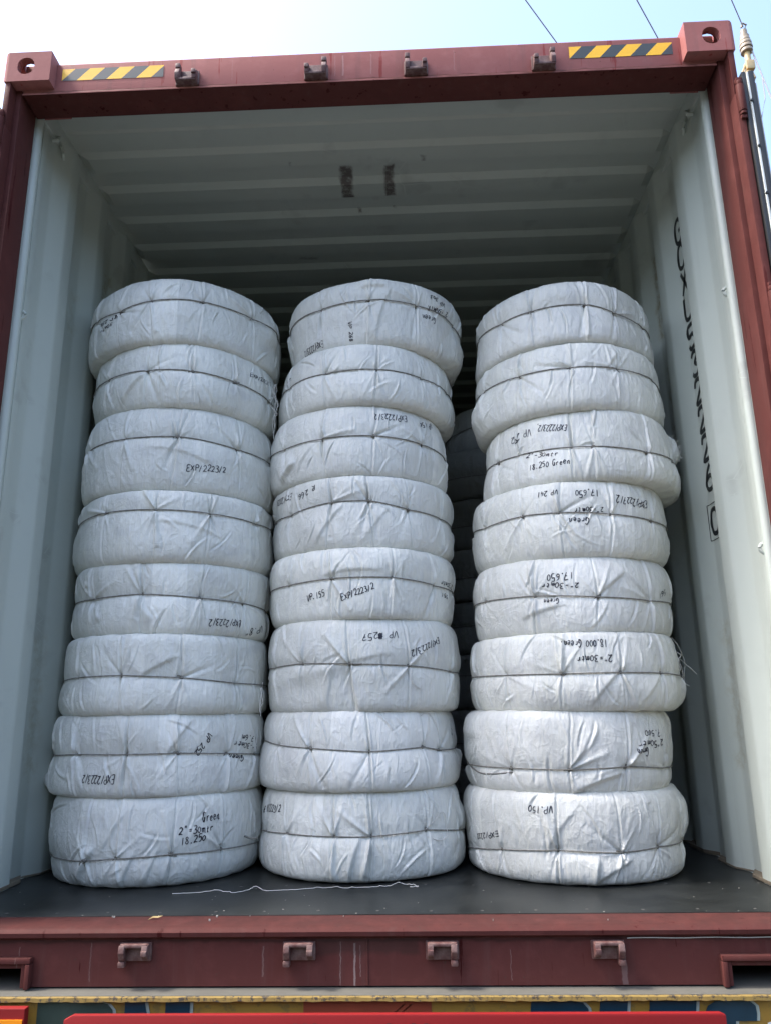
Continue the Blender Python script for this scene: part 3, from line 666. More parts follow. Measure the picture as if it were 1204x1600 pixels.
# per coil: centre x, y, radius, z range, tie line (angle, height), knot angles, handwriting
BALES = {
 'L1': (-0.764,0.726,0.365,1.791,2.051,[(-0.885, 1.942), (-0.461, 1.931), (-0.088, 1.95), (0.433, 1.956), (1.006, 1.956), (1.553, 1.966)],[-0.461, -0.088, 0.433, 1.006],[('VP 238', -0.489, 1.922, -0.776, 1.92, 0.0136), ('30mtr', -0.549, 1.898, -0.759, 1.886, 0.0135)]),
 'L2': (-0.75,0.731,0.35,1.554,1.799,[(-1.152, 1.692), (-0.695, 1.69), (-0.14, 1.684), (0.32, 1.683), (0.792, 1.675), (1.536, 1.667)],[-0.695, -0.14, 0.32, 0.792],[('EXP/2223/2', 0.984, 1.722, 1.391, 1.734, 0.0161)]),
 'L3': (-0.76,0.727,0.356,1.244,1.55,[(-0.893, 1.431), (-0.295, 1.434), (0.247, 1.436), (0.871, 1.421), (1.481, 1.424)],[-0.87, -0.295, 0.247, 0.871],[('EXP/2223/2', 0.344, 1.311, 0.732, 1.323, 0.0208)]),
 'L4': (-0.761,0.727,0.363,0.995,1.241,[(-0.938, 1.169), (-0.471, 1.173), (0.082, 1.17), (0.594, 1.168), (1.126, 1.163), (1.675, 1.175)],[-0.471, 0.082, 0.594, 1.126],[]),
 'L5': (-0.757,0.728,0.35,0.759,0.997,[(-1.15, 0.887), (-0.624, 0.884), (-0.032, 0.89), (0.529, 0.88), (1.04, 0.875), (1.648, 0.863)],[-0.624, -0.032, 0.529, 1.04],[('EXP/2223/2', 0.979, 0.815, 0.626, 0.811, 0.0221), ('VP.8"', 1.345, 0.807, 1.064, 0.785, 0.0207)]),
 'L6': (-0.773,0.723,0.357,0.507,0.758,[(-0.941, 0.623), (-0.651, 0.627), (-0.123, 0.629), (0.442, 0.62), (1.0, 0.604), (1.761, 0.602)],[-0.651, -0.123, 0.442, 1.0],[]),
 'L7': (-0.778,0.722,0.355,0.26,0.507,[(-0.918, 0.382), (-0.549, 0.388), (-0.003, 0.388), (0.446, 0.389), (0.966, 0.38), (1.367, 0.371), (1.763, 0.364)],[-0.549, -0.003, 0.446, 0.966, 1.367],[('EXP/2223/2', -0.086, 0.328, -0.429, 0.326, 0.0237), ('VP 252', 0.735, 0.451, 0.602, 0.388, 0.0185), ('17.6m', 1.365, 0.428, 1.125, 0.439, 0.0176), ('2"-30mtr', 1.386, 0.403, 1.029, 0.418, 0.0176), ('Green', 1.165, 0.369, 0.977, 0.376, 0.015)]),
 'L8': (-0.772,0.724,0.35,0.0,0.26,[(-1.083, 0.075), (-0.353, 0.08), (-0.058, 0.089), (0.419, 0.096), (0.918, 0.091), (1.55, 0.085)],[-0.982, -0.353, -0.058, 0.419, 0.918],[('Green', 0.683, 0.183, 0.858, 0.184, 0.0262), ('2"=30mtr', 0.474, 0.15, 0.795, 0.151, 0.0218), ('18.250', 0.495, 0.12, 0.721, 0.127, 0.0198)]),
 'M1': (-0.007,0.775,0.346,1.794,2.05,[(-1.406, 1.969), (-0.587, 1.958), (-0.022, 1.959), (0.508, 1.956), (0.924, 1.952), (1.276, 1.935)],[-0.587, -0.022, 0.508, 1.115],[('VP 268', -0.251, 1.883, -0.245, 1.809, 0.014), ('EXP/2223/2', -0.573, 1.835, -0.88, 1.826, 0.0216), ('VP 303', 0.901, 2.006, 0.686, 2.018, 0.0173), ('2"-30MTR', 0.958, 1.976, 0.644, 1.968, 0.0201), ('Green', 0.76, 1.931, 0.572, 1.926, 0.0224)]),
 'M2': (-0.045,0.773,0.344,1.56,1.795,[(-1.392, 1.712), (-1.025, 1.693), (-0.404, 1.687), (0.166, 1.688), (0.702, 1.682), (1.357, 1.686)],[-1.025, -0.404, 0.166, 0.702],[('Vf', -0.976, 1.738, -1.091, 1.73, 0.0145)]),
 'M3': (-0.074,0.771,0.339,1.295,1.562,[(-1.385, 1.451), (-0.891, 1.435), (-0.347, 1.436), (0.213, 1.438), (0.789, 1.432), (1.492, 1.424)],[-0.891, -0.347, 0.213, 0.789],[('EXP/2223/2', 0.599, 1.531, 0.219, 1.521, 0.0225), ('VP 154', 1.014, 1.535, 0.775, 1.524, 0.0207)]),
 'M4': (-0.063,0.772,0.34,1.041,1.295,[(-1.389, 1.195), (-0.845, 1.185), (-0.268, 1.203), (0.118, 1.204), (0.561, 1.182), (1.106, 1.178), (1.519, 1.177)],[-0.845, -0.268, 0.118, 0.561, 1.106],[('EXP/2223', -0.792, 1.265, -1.151, 1.263, 0.0216), ('R 266', -0.451, 1.273, -0.685, 1.248, 0.0211)]),
 'M5': (-0.066,0.771,0.344,0.803,1.04,[(-1.192, 0.93), (-0.788, 0.931), (-0.251, 0.937), (0.354, 0.937), (0.896, 0.924), (1.519, 0.921)],[-0.788, -0.251, 0.354, 0.896],[('VP.155', -0.528, 0.868, -0.323, 0.88, 0.0196), ('EXP/2223/2', -0.139, 0.86, 0.178, 0.898, 0.0192), ('2"30mtr', 1.324, 0.946, 1.02, 0.947, 0.0165), ('551', 1.183, 0.902, 1.025, 0.905, 0.0139)]),
 'M6': (-0.062,0.772,0.346,0.507,0.803,[(-1.388, 0.658), (-1.053, 0.656), (-0.582, 0.662), (-0.087, 0.656), (0.506, 0.649), (1.135, 0.634), (1.481, 0.634)],[-1.053, -0.582, -0.087, 0.506, 1.135],[('VP #257', 0.4, 0.762, 0.046, 0.751, 0.0211), ('EXP/2223/2', 0.886, 0.746, 0.518, 0.698, 0.0197)]),
 'M7': (-0.081,0.77,0.345,0.263,0.508,[(-1.216, 0.415), (-0.873, 0.403), (-0.425, 0.396), (0.16, 0.383), (0.721, 0.392), (0.958, 0.379), (1.524, 0.379)],[-0.873, -0.425, 0.16, 0.721, 0.958],[('K1', 1.255, 0.42, 1.292, 0.446, 0.0132)]),
 'M8': (-0.073,0.771,0.349,0.0,0.263,[(-1.382, 0.124), (-0.721, 0.136), (-0.193, 0.137), (0.139, 0.136), (0.7, 0.144), (1.303, 0.119)],[-0.721, -0.193, 0.139, 0.7],[('EXP/2223/2', -1.242, 0.185, -0.836, 0.195, 0.0218)]),
 'R1': (0.72,0.702,0.336,1.74,1.98,[(-1.529, 1.902), (-0.903, 1.882), (-0.496, 1.883), (0.092, 1.882), (0.439, 1.862), (1.188, 1.857)],[-0.903, -0.496, 0.092, 0.439],[]),
 'R2': (0.724,0.701,0.348,1.488,1.737,[(-1.546, 1.658), (-1.24, 1.651), (-0.691, 1.644), (-0.137, 1.637), (0.362, 1.636), (0.956, 1.642), (1.237, 1.624)],[-1.24, -0.691, -0.137, 0.362, 0.956],[]),
 'R3': (0.748,0.696,0.347,1.234,1.486,[(-1.638, 1.375), (-1.176, 1.365), (-0.828, 1.359), (-0.259, 1.352), (-0.051, 1.347), (0.537, 1.336), (1.137, 1.344)],[-1.176, -0.828, -0.259, -0.051, 0.537],[('EXP/2223/2,', -0.289, 1.436, -0.609, 1.453, 0.0231), ('VP 292', -0.674, 1.447, -0.932, 1.432, 0.0261), ('2"-30mtr', -0.726, 1.339, -0.392, 1.325, 0.0163), ('18.250 Green', -0.685, 1.29, -0.283, 1.293, 0.0206)]),
 'R4': (0.695,0.707,0.349,0.982,1.235,[(-1.542, 1.142), (-1.172, 1.127), (-0.631, 1.132), (-0.264, 1.127), (0.229, 1.117), (0.712, 1.108), (1.034, 1.105)],[-1.172, -0.631, -0.264, 0.229, 0.712],[('VP 241', -0.258, 1.203, -0.46, 1.205, 0.0176), ('17.650', 0.119, 1.201, -0.105, 1.199, 0.0219), ('2"=30mtr', 0.153, 1.141, -0.124, 1.138, 0.0173), ('Green', 0.004, 1.104, -0.184, 1.105, 0.0193), ('EXP/2227/2', 0.648, 1.172, 0.288, 1.181, 0.0245)]),
 'R5': (0.683,0.709,0.347,0.737,0.982,[(-1.649, 0.867), (-1.131, 0.864), (-0.513, 0.859), (0.07, 0.847), (0.649, 0.84), (1.143, 0.847)],[-1.131, -0.513, 0.07, 0.649],[('17.650', -0.145, 0.93, -0.387, 0.925, 0.0229), ('2"-30mtr', -0.101, 0.894, -0.441, 0.898, 0.0165), ('Green', -0.29, 0.846, -0.433, 0.845, 0.0144), ('561', 0.936, 0.886, 0.79, 0.866, 0.0174)]),
 'R6': (0.677,0.711,0.358,0.498,0.736,[(-1.643, 0.617), (-0.839, 0.613), (-0.291, 0.61), (0.227, 0.611), (0.699, 0.61), (1.003, 0.606)],[-1.356, -0.839, -0.291, 0.227, 0.699],[('18.000 Green.', 0.126, 0.712, -0.291, 0.71, 0.022), ('2"=30mtr', 0.154, 0.665, -0.158, 0.661, 0.0199)]),
 'R7': (0.637,0.718,0.351,0.255,0.498,[(-1.631, 0.328), (-0.719, 0.328), (-0.173, 0.326), (0.35, 0.333), (0.851, 0.32), (1.269, 0.318)],[-0.719, -0.173, 0.35, 0.851],[('7.500', 0.781, 0.437, 0.554, 0.435, 0.0182), ('2"50mtr', 0.81, 0.407, 0.459, 0.403, 0.0182), ('Green', 0.574, 0.385, 0.437, 0.381, 0.0218)]),
 'R8': (0.638,0.718,0.359,0.0,0.256,[(-1.628, 0.056), (-0.87, 0.087), (-0.319, 0.1), (0.212, 0.094), (0.603, 0.1), (0.901, 0.097)],[-0.87, -0.319, 0.212, 0.603],[('VP.150', -0.334, 0.223, -0.551, 0.22, 0.0193), ('EXP/2222', -0.876, 0.139, -1.232, 0.117, 0.0161)]),
}


# knot shapes (shared meshes): a small overhand lump with two stubby ends
KM = []
for k in range(4):
    rs = np.random.RandomState(90+k); m = MB(); t = np.linspace(0, 4*math.pi, 22)
    m.tube(np.c_[.0042*np.cos(t)*(1+.3*np.sin(t*.5)), -.0022+.0025*np.sin(t*.7), .0036*np.sin(t)], .0021, 6)
    for sg in (-1, 1):
        e = rs.uniform(.006, .015); m.tube(crspline([(0, -.002, 0), (sg*e*.5, -.005, rs.uniform(-.003, .003)), (sg*e, -.003, rs.uniform(-.007, .005))], 4), .0015, 5)
    me = bpy.data.meshes.new('knot'); m.b.to_mesh(me); m.b.free(); smooth(me); me.materials.append(ROPE); KM.append(me)

FL = {'L8': [(-.36, -.065, 1.0, .055, .011, .03), (.05, -.075, 1.15, .05, .006, .03), (.25, -.07, 1.2, .05, .005, .02), (.40, -.07, 1.25, .05, .004, .02), (-.1, .03, 1.0, .07, .004, .02)],
      'M6': [(-.05, -.08, 1.75, .07, -.012, .16), (-.28, -.07, 1.35, .07, .005, .03), (.1, .02, .2, .08, .003, .03)], 'M8': [(-.02, -.07, 1.3, .07, .008, .03), (-.2, -.07, 1.8, .06, .006, .02), (.12, -.06, 1.4, .05, .005, .02)],
      'R7': [(.06, -.09, .35, .09, .010, .04), (.25, -.05, .25, .08, .004, .03), (-.05, 0, .9, .08, .004, .03)], 'R8': [(.0, -.095, 1.4, .04, .011, .05), (.15, -.085, .5, .06, .007, .03), (-.3, .02, .9, .08, .004, .03)],
      'M3': [(-.8, -.09, .6, .05, .012, .04), (-.55, -.05, .9, .06, .005, .03)], 'R5': [(-.45, -.05, .25, .07, .006, .03), (.25, .04, .7, .05, .006, .03)], 'L2': [(-.3, -.05, .8, .07, .008, .03)], 'R6': [(.1, -.04, .8, .08, .006, .03), (.55, -.05, .75, .06, .005, .02)],
      'L5': [(0, -.03, 2.2, .05, .006, .03), (-.5, -.04, 1.9, .03, .006, .03)], 'L6': [(.2, .02, .5, .07, .006, .03)], 'R2': [(.3, .05, .9, .05, .005, .02)], 'M4': [(-.3, -.04, .9, .08, .006, .03), (.2, -.04, .9, .07, .004, .03)], 'L7': [(.45, .05, .95, .07, .006, .04), (-.5, -.03, 1.9, .07, .006, .04)], 'M1': [(.1, -.02, 1.3, .09, .005, .04)], 'M5': [(-.05, .04, .05, .1, .004, .03)], 'L3': [(.3, -.02, -.25, .12, .004, .03)], 'L4': [(.4, .0, -.2, .12, .003, .03)]}
EA = {'M1': [(.04, .112, .055, .010, .022), (1.3, -.08, .08, .018, .05)], 'R3': [(1.38, .055, .045, .026, .048)], 'L7': [(-1.36, -.085, .05, .020, .026)], 'L1': [(1.35, .03, .05, .012, .05)], 'R8': [(1.35, .04, .08, .018, .06)], 'R7': [(-1.3, .08, .06, .012, .04)], 'R2': [(-1.35, -.04, .08, .015, .05)], 'L5': [(-1.4, 0, .1, .006, .04)], 'R6': [(1.4, -.06, .08, .016, .05)], 'M8': [(1.5, .02, .08, .012, .04)]}
LAB = {'L1': 'white coil topping the left stack, cloth corner sticking out at its right',
 'L2': 'white coil second from top of left stack, tiny EXP marking at right end',
 'L3': 'white coil third from top of left stack, EXP/2223/2 written upright below its rope',
 'L4': 'white unmarked coil in left stack with rope tied high above a wide lower half',
 'L5': 'white coil fifth from top of left stack, upside-down writing near its lower right edge',
 'L6': 'white unmarked flat-fronted coil third from the floor in the left stack',
 'L7': 'white left stack coil marked VP 252 and EXP, cloth corner poking out low at left',
 'L8': 'white floor coil of the left stack, marked 18.250, creased folds along its bottom',
 'M1': 'white coil topping the middle stack, peaked cloth at crown, VP 268 written sideways',
 'M2': 'white coil second from top of middle stack, almost blank with smooth lower half',
 'M3': 'white coil third from top of middle stack, gathered folds at its lower left',
 'M4': 'white coil fourth from top of middle stack, slanted 266 marking at upper left',
 'M5': 'white middle stack coil marked VP.155 and EXP/2223/2 upright below its rope',
 'M6': 'white tall middle stack coil marked 257 with a blotted figure and loose fold',
 'M7': 'white unmarked coil second from floor in middle stack, rope sagging at its middle',
 'M8': 'white floor coil of the middle stack, white string loop hanging at its right',
 'R1': 'white unmarked coil topping the right stack',
 'R2': 'white blank coil second from top of right stack, bulging low to the left',
 'R3': 'white right stack coil marked VP 292 and 18.250, frayed cloth corner at right',
 'R4': 'white right stack coil covered in upside-down writing, VP 241, 17.650 and Green',
 'R5': 'white right stack coil with 17.650 upside down, kinked rope at its left end',
 'R6': 'white right stack coil marked 18.000 Green, frayed threads hanging at its right',
 'R7': 'white coil second from floor in right stack, rope doubled low at its left',
 'R8': 'white floor coil of the right stack, marked VP.150 near its top'}
COILS = {}
ki = 0
for n_, (key, (cx, cy, r, z0, z1, wp, kn, tx)) in enumerate(BALES.items()):
    lift = .010 if z0 > .05 else .0
    b = Bale(key, cx, cy, r, z0-.004 if z0 > .05 else z0+.001, z1+.005, wp, kn, 11*n_+5, FL.get(key, ()), EA.get(key, ()))
    root = tag(empty('wrapped_coil', (cx, cy, b.zc-b.h/2)), LAB[key], 'coil', 'white wrapped coils stacked in the front row'); COILS[key] = (root, b)
    wr = link('wrapping', b.mesh(), CLOTH, root); wr.location = (0, 0, b.h/2)
    rp = link('tie_rope', b.rope(), ROPE, root); rp.location = (0, 0, b.h/2)
    for t in b.kvis:
        wz = float(b.w(t)); P = b.point(np.array([t]), np.array([wz]), .002)[0]
        k = link('knot', KM[ki % 4], None, rp); ki += 1; k.scale = (1.25,)*3; k.location = P; k.rotation_euler = (0, random.Random(ki).uniform(-.6, .6), t)
    rs = np.random.RandomState(n_+700)
    for tt in tx:
        o = link('marker_writing', b.writing(*tt, rs), INK, wr)
# loose strings that belong to single coils
def string(key, pts, r=.0012, name='loose_string', mat=None):
    root, b = COILS[key]; P = crspline(pts, 6)-np.array(root.location)
    V, F = tube_arr(P, r, 5); me = bpy.data.meshes.new(name); me.from_pydata(V, [], F); smooth(me); return link(name, me, mat or TWINE, root)
def onb(key, t, z, off=.004):
    root, b = COILS[key]; p = b.point(np.array([t]), np.array([z-b.zc]), off)[0]; return (p[0]+b.cx, p[1]+b.cy, p[2]+b.zc)
string('M8', [onb('M8', t, z, .005) for t, z in ((.68, .145), (.779, .172), (.85, .190), (.90, .184), (.912, .15), (.897, .118), (.796, .111), (.693, .124))])
string('M7', [onb('M7', t, z, .003) for t, z in ((.73, .490), (.779, .498), (.851, .492), (.925, .449), (.96, .40), (1.012, .385))], .001)
string('M6', [onb('M6', t, z, .003) for t, z in ((-.083, .656), (-.03, .653), (.04, .655))], .0028, 'rope_tail', ROPE)
string('M6', [onb('M6', t, z, .003) for t, z in ((.507, .645), (.51, .62), (.535, .595), (.60, .578), (.63, .576))], .0012)
string('R7', [onb('R7', t, z, .002) for t, z in ((-1.50, .335), (-1.3, .318), (-1.102, .306), (-.9, .308), (-.705, .315))], .0026, 'second_rope', ROPE)
string('R7', [(.335, .70, .385), (.36, .66, .365), (.38, .62, .345), (.40, .585, .335)], .0028, 'rope_tail', ROPE)
string('L8', [(-.45, .60, .118), (-.425, .585, .112), (-.405, .59, .113)], .003, 'rope_tail', ROPE)
rs = np.random.RandomState(8)
for k in range(5):
    string('L2', [(-.384+rs.normal(0, .006), .62+rs.normal(0, .005), z+rs.normal(0, .006)) for z in np.linspace(1.72, 1.49+.03*k, 7)], .0011)
for k in range(7):
    a = np.array([.998, .60, .735-.01*k]); q_ = [a]
    for j in range(6): a = a+[rs.normal(.003, .012), rs.normal(0, .006), rs.normal(-.018, .012)]; q_.append(a)
    string('R6', q_, .0010)
for k in range(3):
    string('L6', [(-.405+rs.normal(0, .004), .60, z+rs.normal(0, .006)) for z in np.linspace(.60, .50, 5)], .0012)
string('L1', [onb('L1', t, z, .008) for t, z in ((-1.05, 1.95), (-.98, 1.935), (-.95, 1.955))], .0014)

# frayed corner threads on one coil in the right stack
root, b = COILS['R3']; m = MB(); rs = np.random.RandomState(3)
for i in range(46):
    z = b.zc+.005+rs.uniform(0, .098); t = 1.33+rs.normal(0, .035); p = np.array(onb('R3', t, z, -.001)); q_ = p+np.array([rs.uniform(.004, .014), rs.uniform(-.006, .0), rs.uniform(-.008, .008)])
    m.tube([p, (p+q_)/2+rs.normal(0, .0015, 3), q_], .0006, 4)
o = m.build('frayed_thread', TWINE); o['kind'] = 'stuff'; o.parent = root; o.matrix_parent_inverse = Matrix.Translation(-Vector(root.location))
# ---- dim second row behind the gaps
BR = []
for key_, (cx, cy) in (('a', (.56, 1.92)), ('b', (-.12, 1.98))):
    for i in range(8):
        rs = np.random.RandomState(500+i+(20 if key_ == 'b' else 0)); r = .345+rs.uniform(-.01, .012); ox = cx+rs.uniform(-.055, .055)+(.035*(i-3.5)/4 if key_ == 'a' else 0)
        z0 = i*.2545; zc = z0+.127; wz = zc+rs.uniform(-.03, .03)
        kn = sorted(rs.uniform(-.2, .2)+a for a in (-1.0, -.4, .15, .7))
        b = Bale('', ox, cy, r, z0+.001, z0+.2560, [(-1.3, wz), (0, wz+.005), (1.3, wz)], kn, 900+i*7+(100 if key_ == 'b' else 0))
        root = empty('wrapped_coil', (ox, cy, z0)); BR.append(root)
        pos = ('on the floor', 'second from the floor', 'third from the floor', 'fourth from the floor', 'fifth from the floor', 'sixth from the floor', 'just under the top', 'topmost')[i]
        tag(root, f"dim rear coil, {pos}, " + ('in the gap beside the right stack' if key_ == 'a' else 'behind the middle stack'), 'coil', 'dim wrapped coils in the second row')
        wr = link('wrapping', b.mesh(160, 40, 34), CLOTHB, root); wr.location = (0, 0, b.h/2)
        rp = link('tie_rope', b.rope(), ROPE, root); rp.location = (0, 0, b.h/2)

# ============================================================ inside the container: painted number on the right wall
def wall_x(y):
    t = (y-.290) % PROF_P
    return 1.168-(.036*t/.068 if t < .068 else .036 if t < .140 else .036*(208-t*1000)/68 if t < .208 else 0.0)
def wallglyph(ch, z, h=.092, wd=.056, yc=.533, th=.0165):
    B = {'G': [[(.95, .85), (.7, 1), (.3, 1), (0, .8), (0, .2), (.3, 0), (.7, 0), (1, .2), (1, .48), (.55, .48)]], 'C': [[(.95, .8), (.7, 1), (.3, 1), (0, .8), (0, .2), (.3, 0), (.7, 0), (.95, .2)]], 'X': [[(0, 1), (1, 0)], [(1, 1), (0, 0)]],
         'U': [[(0, 1), (0, .2), (.3, 0), (.7, 0), (1, .2), (1, 1)]], '5': [[(.95, 1), (.05, 1), (.05, .55), (.65, .58), (1, .35), (.9, .08), (.6, 0), (.2, 0), (0, .18)]], '3': [[(.05, .85), (.3, 1), (.75, 1), (.95, .78), (.5, .54), (1, .3), (.75, 0), (.25, 0), (0, .15)]],
         '2': [[(.02, .72), (.15, .95), (.5, 1), (.85, .95), (.98, .72), (.7, .45), (.05, .02), (1, .02)]], '6': [[(.75, 1), (.3, .75), (0, .35), (.1, .08), (.5, 0), (.9, .08), (1, .3), (.85, .5), (.5, .55), (.1, .42)]], '0': [[(.5, 1), (.15, .9), (0, .6), (0, .35), (.15, .08), (.5, 0), (.85, .08), (1, .35), (1, .6), (.85, .9), (.5, 1)]], 'o': [[(-.35, 1.22), (1.35, 1.22)], [(1.35, 1.22), (1.35, -.22)], [(1.35, -.22), (-.35, -.22)], [(-.35, -.22), (-.35, 1.22)]]}
    V = []; F = []
    for st in B[ch]:
        P = np.array(st, float)*[wd, h]+[-wd/2, 0]
        if len(P) > 2: P = crspline(P, 5)
        else: P = np.array([P[0]+(P[1]-P[0])*t for t in np.linspace(0, 1, 14)])
        l, r_ = ribbon(P, np.full(len(P), th if ch != 'o' else .003)); b = len(V)
        for a, c in zip(l, r_):
            for p in (a, c): yy = yc-p[0]; V.append((wall_x(yy)-.0012, yy, z+p[1]))
        for k in range(len(P)-1): F.append((b+2*k, b+2*k+1, b+2*k+3, b+2*k+2))
    me = bpy.data.meshes.new('painted_character'); me.from_pydata(V, [], F); return me
rwall = [o for o in cont.children if o.name.startswith('side_wall')][-1]
z = 2.222
for ch in 'GCXU': link('painted_character', wallglyph(ch, z), PAINTK, rwall); z -= .1075
z = 1.782
for ch in '532226': link('painted_character', wallglyph(ch, z, .088), PAINTK, rwall); z -= .1085
link('painted_character', wallglyph('0', 1.082, .088), PAINTK, rwall); link('painted_character', wallglyph('o', 1.082, .088, .05), PAINTK, rwall)

# ============================================================ trailer under the container
tr = tag(empty('truck_trailer', (0, 0, -1.5)), 'painted trailer rear beam under the container with red plates and lettering', 'trailer')
TO = Vector((0, 0, 1.5))
def tpart(o): o.parent = tr; o.matrix_parent_inverse = Matrix.Translation(TO); return o
m = MB(); m.box(-1.30, 1.30, -.040, .60, -.156, -.1432, .002); tpart(m.build('deck_plate', STEEL))
# chipped yellow front lip, slightly wavy
m = MB(); xs = np.linspace(-1.30, 1.30, 200); rs = np.random.RandomState(5)
V = []; F = []
for i, x in enumerate(xs):
    a = .0012*rs.rand(); V += [(x, -.0475-a, -.1455-.0015*rs.rand()), (x, -.0485-a, -.1530-.0026*rs.rand()), (x, -.041, -.1555), (x, -.041, -.1445)]
for i in range(len(xs)-1):
    for k in range(4): F.append((4*i+k, 4*i+(k+1) % 4, 4*i+4+(k+1) % 4, 4*i+4+k))
me = bpy.data.meshes.new('deck_lip'); me.from_pydata(V, [], F); bm_ = bmesh.new(); bm_.from_mesh(me); bmesh.ops.recalc_face_normals(bm_, faces=bm_.faces); bm_.to_mesh(me); bm_.free()
tpart(link('deck_lip', me, LEDGEY))
m = MB(); m.box(-1.30, 1.30, -.030, -.022, -.36, -.1565); panel = tpart(m.build('rear_panel', PYEL))
m = MB()
for sx in (-.5, .5): m.box(sx-.06, sx+.06, .15, 11.9, -.45, -.158, .006)
tpart(m.build('chassis_rail', STEEL))
for sx in (-1, 1):
    for yy in (8.2, 9.5, 10.8):
        m = MB(); m.cyl((sx*.98, yy, -1.0), .5, .30, 0, 36, bev=.03); w_ = m.build('wheel', BLACK, None, True); tpart(w_)
        m = MB(); m.cyl((sx*1.06, yy, -1.0), .27, .16, 0, 28, bev=.02); k = m.build('rim', STEEL, None, True); k.parent = w_
m = MB(); m.box(-.9, .9, 8.1, 10.9, -1.06, -.94); tpart(m.build('axle_beam', STEEL))
m = MB(); m.box(-.35, .35, 1.0, 1.2, -1.5, -.45, .01); tpart(m.build('landing_leg', STEEL))
def flat(name, P, mat, y, th=.0015, parent=panel):
    m = MB(); m.prism(P, 1, y-th, y, 0); o = m.build(name, mat); o.parent = parent; return o
def zpx(v): return -.1565-(v-1563)*.00125
def xpx(u): return (u-602)*.001888+.022+.0
# colour fields of the panel (print)
flat('colour_field', [(xpx(505), -.158), (xpx(665), -.158), (xpx(665), -.34), (xpx(505), -.34)], ORNG, -.0302)
flat('colour_field', [(xpx(165), -.158), (xpx(196), -.158), (xpx(230), -.34), (xpx(165), -.34)], GRNP, -.0302)
for k in range(2):
    a = xpx(618+k*9); flat('letter_edge', [(a, -.184), (a+.003, -.184), (a+.028, -.165), (a+.024, -.165)], PALE, -.0302)
H_ = .13
def letter(u0, u1, shape, slant=.02, mat=NAVY, edge=True):
    x0, x1 = xpx(u0), xpx(u1); z1 = -.1600; z0 = z1-H_
    def tr_(P, g=0, dx=0): return [(x0+(x1-x0)*(p[0])+slant*(p[1]-1)+dx+(g if p[0] > .5 else -g*.0), z0+H_*p[1]) for p in P]
    if edge: flat('letter_edge', tr_(shape, .0, .0075), PALE, -.0306)
    flat('letter', tr_(shape), mat, -.0322)
Dl = [(0, 0), (0, 1), (.75, 1), (.88, .97), (.97, .88), (1, .75), (1, .25), (.97, .12), (.88, .03), (.75, 0)]
Rc = [(0, 0), (0, 1), (1, 1), (1, 0)]
El = [(0, 0), (0, 1), (1, 1), (1, .74), (.45, .74), (.45, .6), (.9, .6), (.9, .38), (.45, .38), (.45, .24), (1, .24), (1, 0)]
Sl = [(.0, .2), (.0, .62), (.0, .8), (.05, .92), (.2, 1), (.85, 1), (.97, .92), (1, .8), (1, .68), (.6, .68), (.6, .55), (1, .5), (1, .1), (.8, 0), (.15, 0)]
letter(195, 264, Dl, .0, GRNP); letter(278, 320, [(0, 0), (0, 1), (.6, 1), (1, 0)], .0); letter(330, 361, Rc, .0)
letter(789, 862, Dl); letter(874, 908, Rc); letter(935, 992, El); letter(1003, 1066, Sl); letter(1110, 1205, Rc); 
flat('letter_edge', [(xpx(1110), -.186), (xpx(1122), -.172), (xpx(1140), -.168), (xpx(1158), -.171), (xpx(1168), -.176), (xpx(1160), -.181), (xpx(1140), -.177), (xpx(1126), -.180)], WHT, -.0338)
flat('colour_field', [(xpx(1075), -.205), (xpx(1090), -.196), (xpx(1240), -.196), (xpx(1240), -.34), (xpx(1075), -.34)], WHT, -.0345)
# red plates standing proud of the panel
m = MB(); m.prism([(xpx(203)+.02, -.30), (xpx(203)+.014, -.182), (xpx(222), -.1715), (xpx(1012), -.1695), (xpx(1018), -.174), (xpx(1018), -.30)], 1, -.080, -.066, .003)
rp_ = m.build('red_plate', RRED, None, True); tpart(rp_)
m = MB(); m.box(xpx(-40), xpx(159), -.070, -.050, -.30, -.1605, .002); lp = tpart(m.build('red_plate', RRED))
m = MB(); m.box(xpx(26), xpx(157), -.0725, -.0701, -.30, -.1835, .0005); tpart(m.build('orange_reflector', RORG))
# tops of small lettering on the long red plate
for u in (250, 262, 276, 371, 385, 398, 496, 508, 520, 610, 640, 655):
    m = MB(); m.box(xpx(u), xpx(u)+.010, -.0812, -.0803, -.21, -.189); o = m.build('letter', PAINTK); o.parent = tr; o.matrix_parent_inverse = Matrix.Translation(TO)

# ============================================================ small loose things
def fl(x, y, z=.0015): return (x, y, z)
P = crspline([fl(-.598, .335), fl(-.56, .338), fl(-.50, .345), fl(-.445, .340), fl(-.40, .352), fl(-.375, .385), fl(-.34, .368), fl(-.29, .362), fl(-.22, .378), fl(-.15, .392), fl(-.08, .395), fl(-.02, .40), fl(.04, .405), fl(.10, .412), fl(.115, .398), fl(.09, .395)], 8)
rs = np.random.RandomState(4); P[:, 1] += np.convolve(rs.normal(0, .008, len(P)+6), np.ones(7)/7, 'valid')*1.2; P[:, 2] += np.clip(np.convolve(rs.normal(0, .01, len(P)+8), np.ones(9)/9, 'valid'), 0, 1)
V, F = tube_arr(P, .0010, 6); me = bpy.data.meshes.new("loose_twine"); me.from_pydata(V, [], F); smooth(me)
tag(link('loose_twine', me, TWINE), 'thin white twine lying on the dark floor in front of the middle stack', 'string')
m = MB(); V = [(0, 0, 0), (.012, .004, .004), (.024, .006, .003), (.034, .014, .006), (.022, .013, .005), (.010, .009, .006)]
me = bpy.data.meshes.new('dry_leaf'); me.from_pydata(V+[(x, y, z-.0008) for x, y, z in V], [], [(0, 1, 4, 5), (1, 2, 3, 4), (6, 11, 10, 7), (7, 10, 9, 8), (0, 6, 7, 1), (1, 7, 8, 2), (2, 8, 9, 3), (3, 9, 10, 4), (4, 10, 11, 5), (5, 11, 6, 0)])
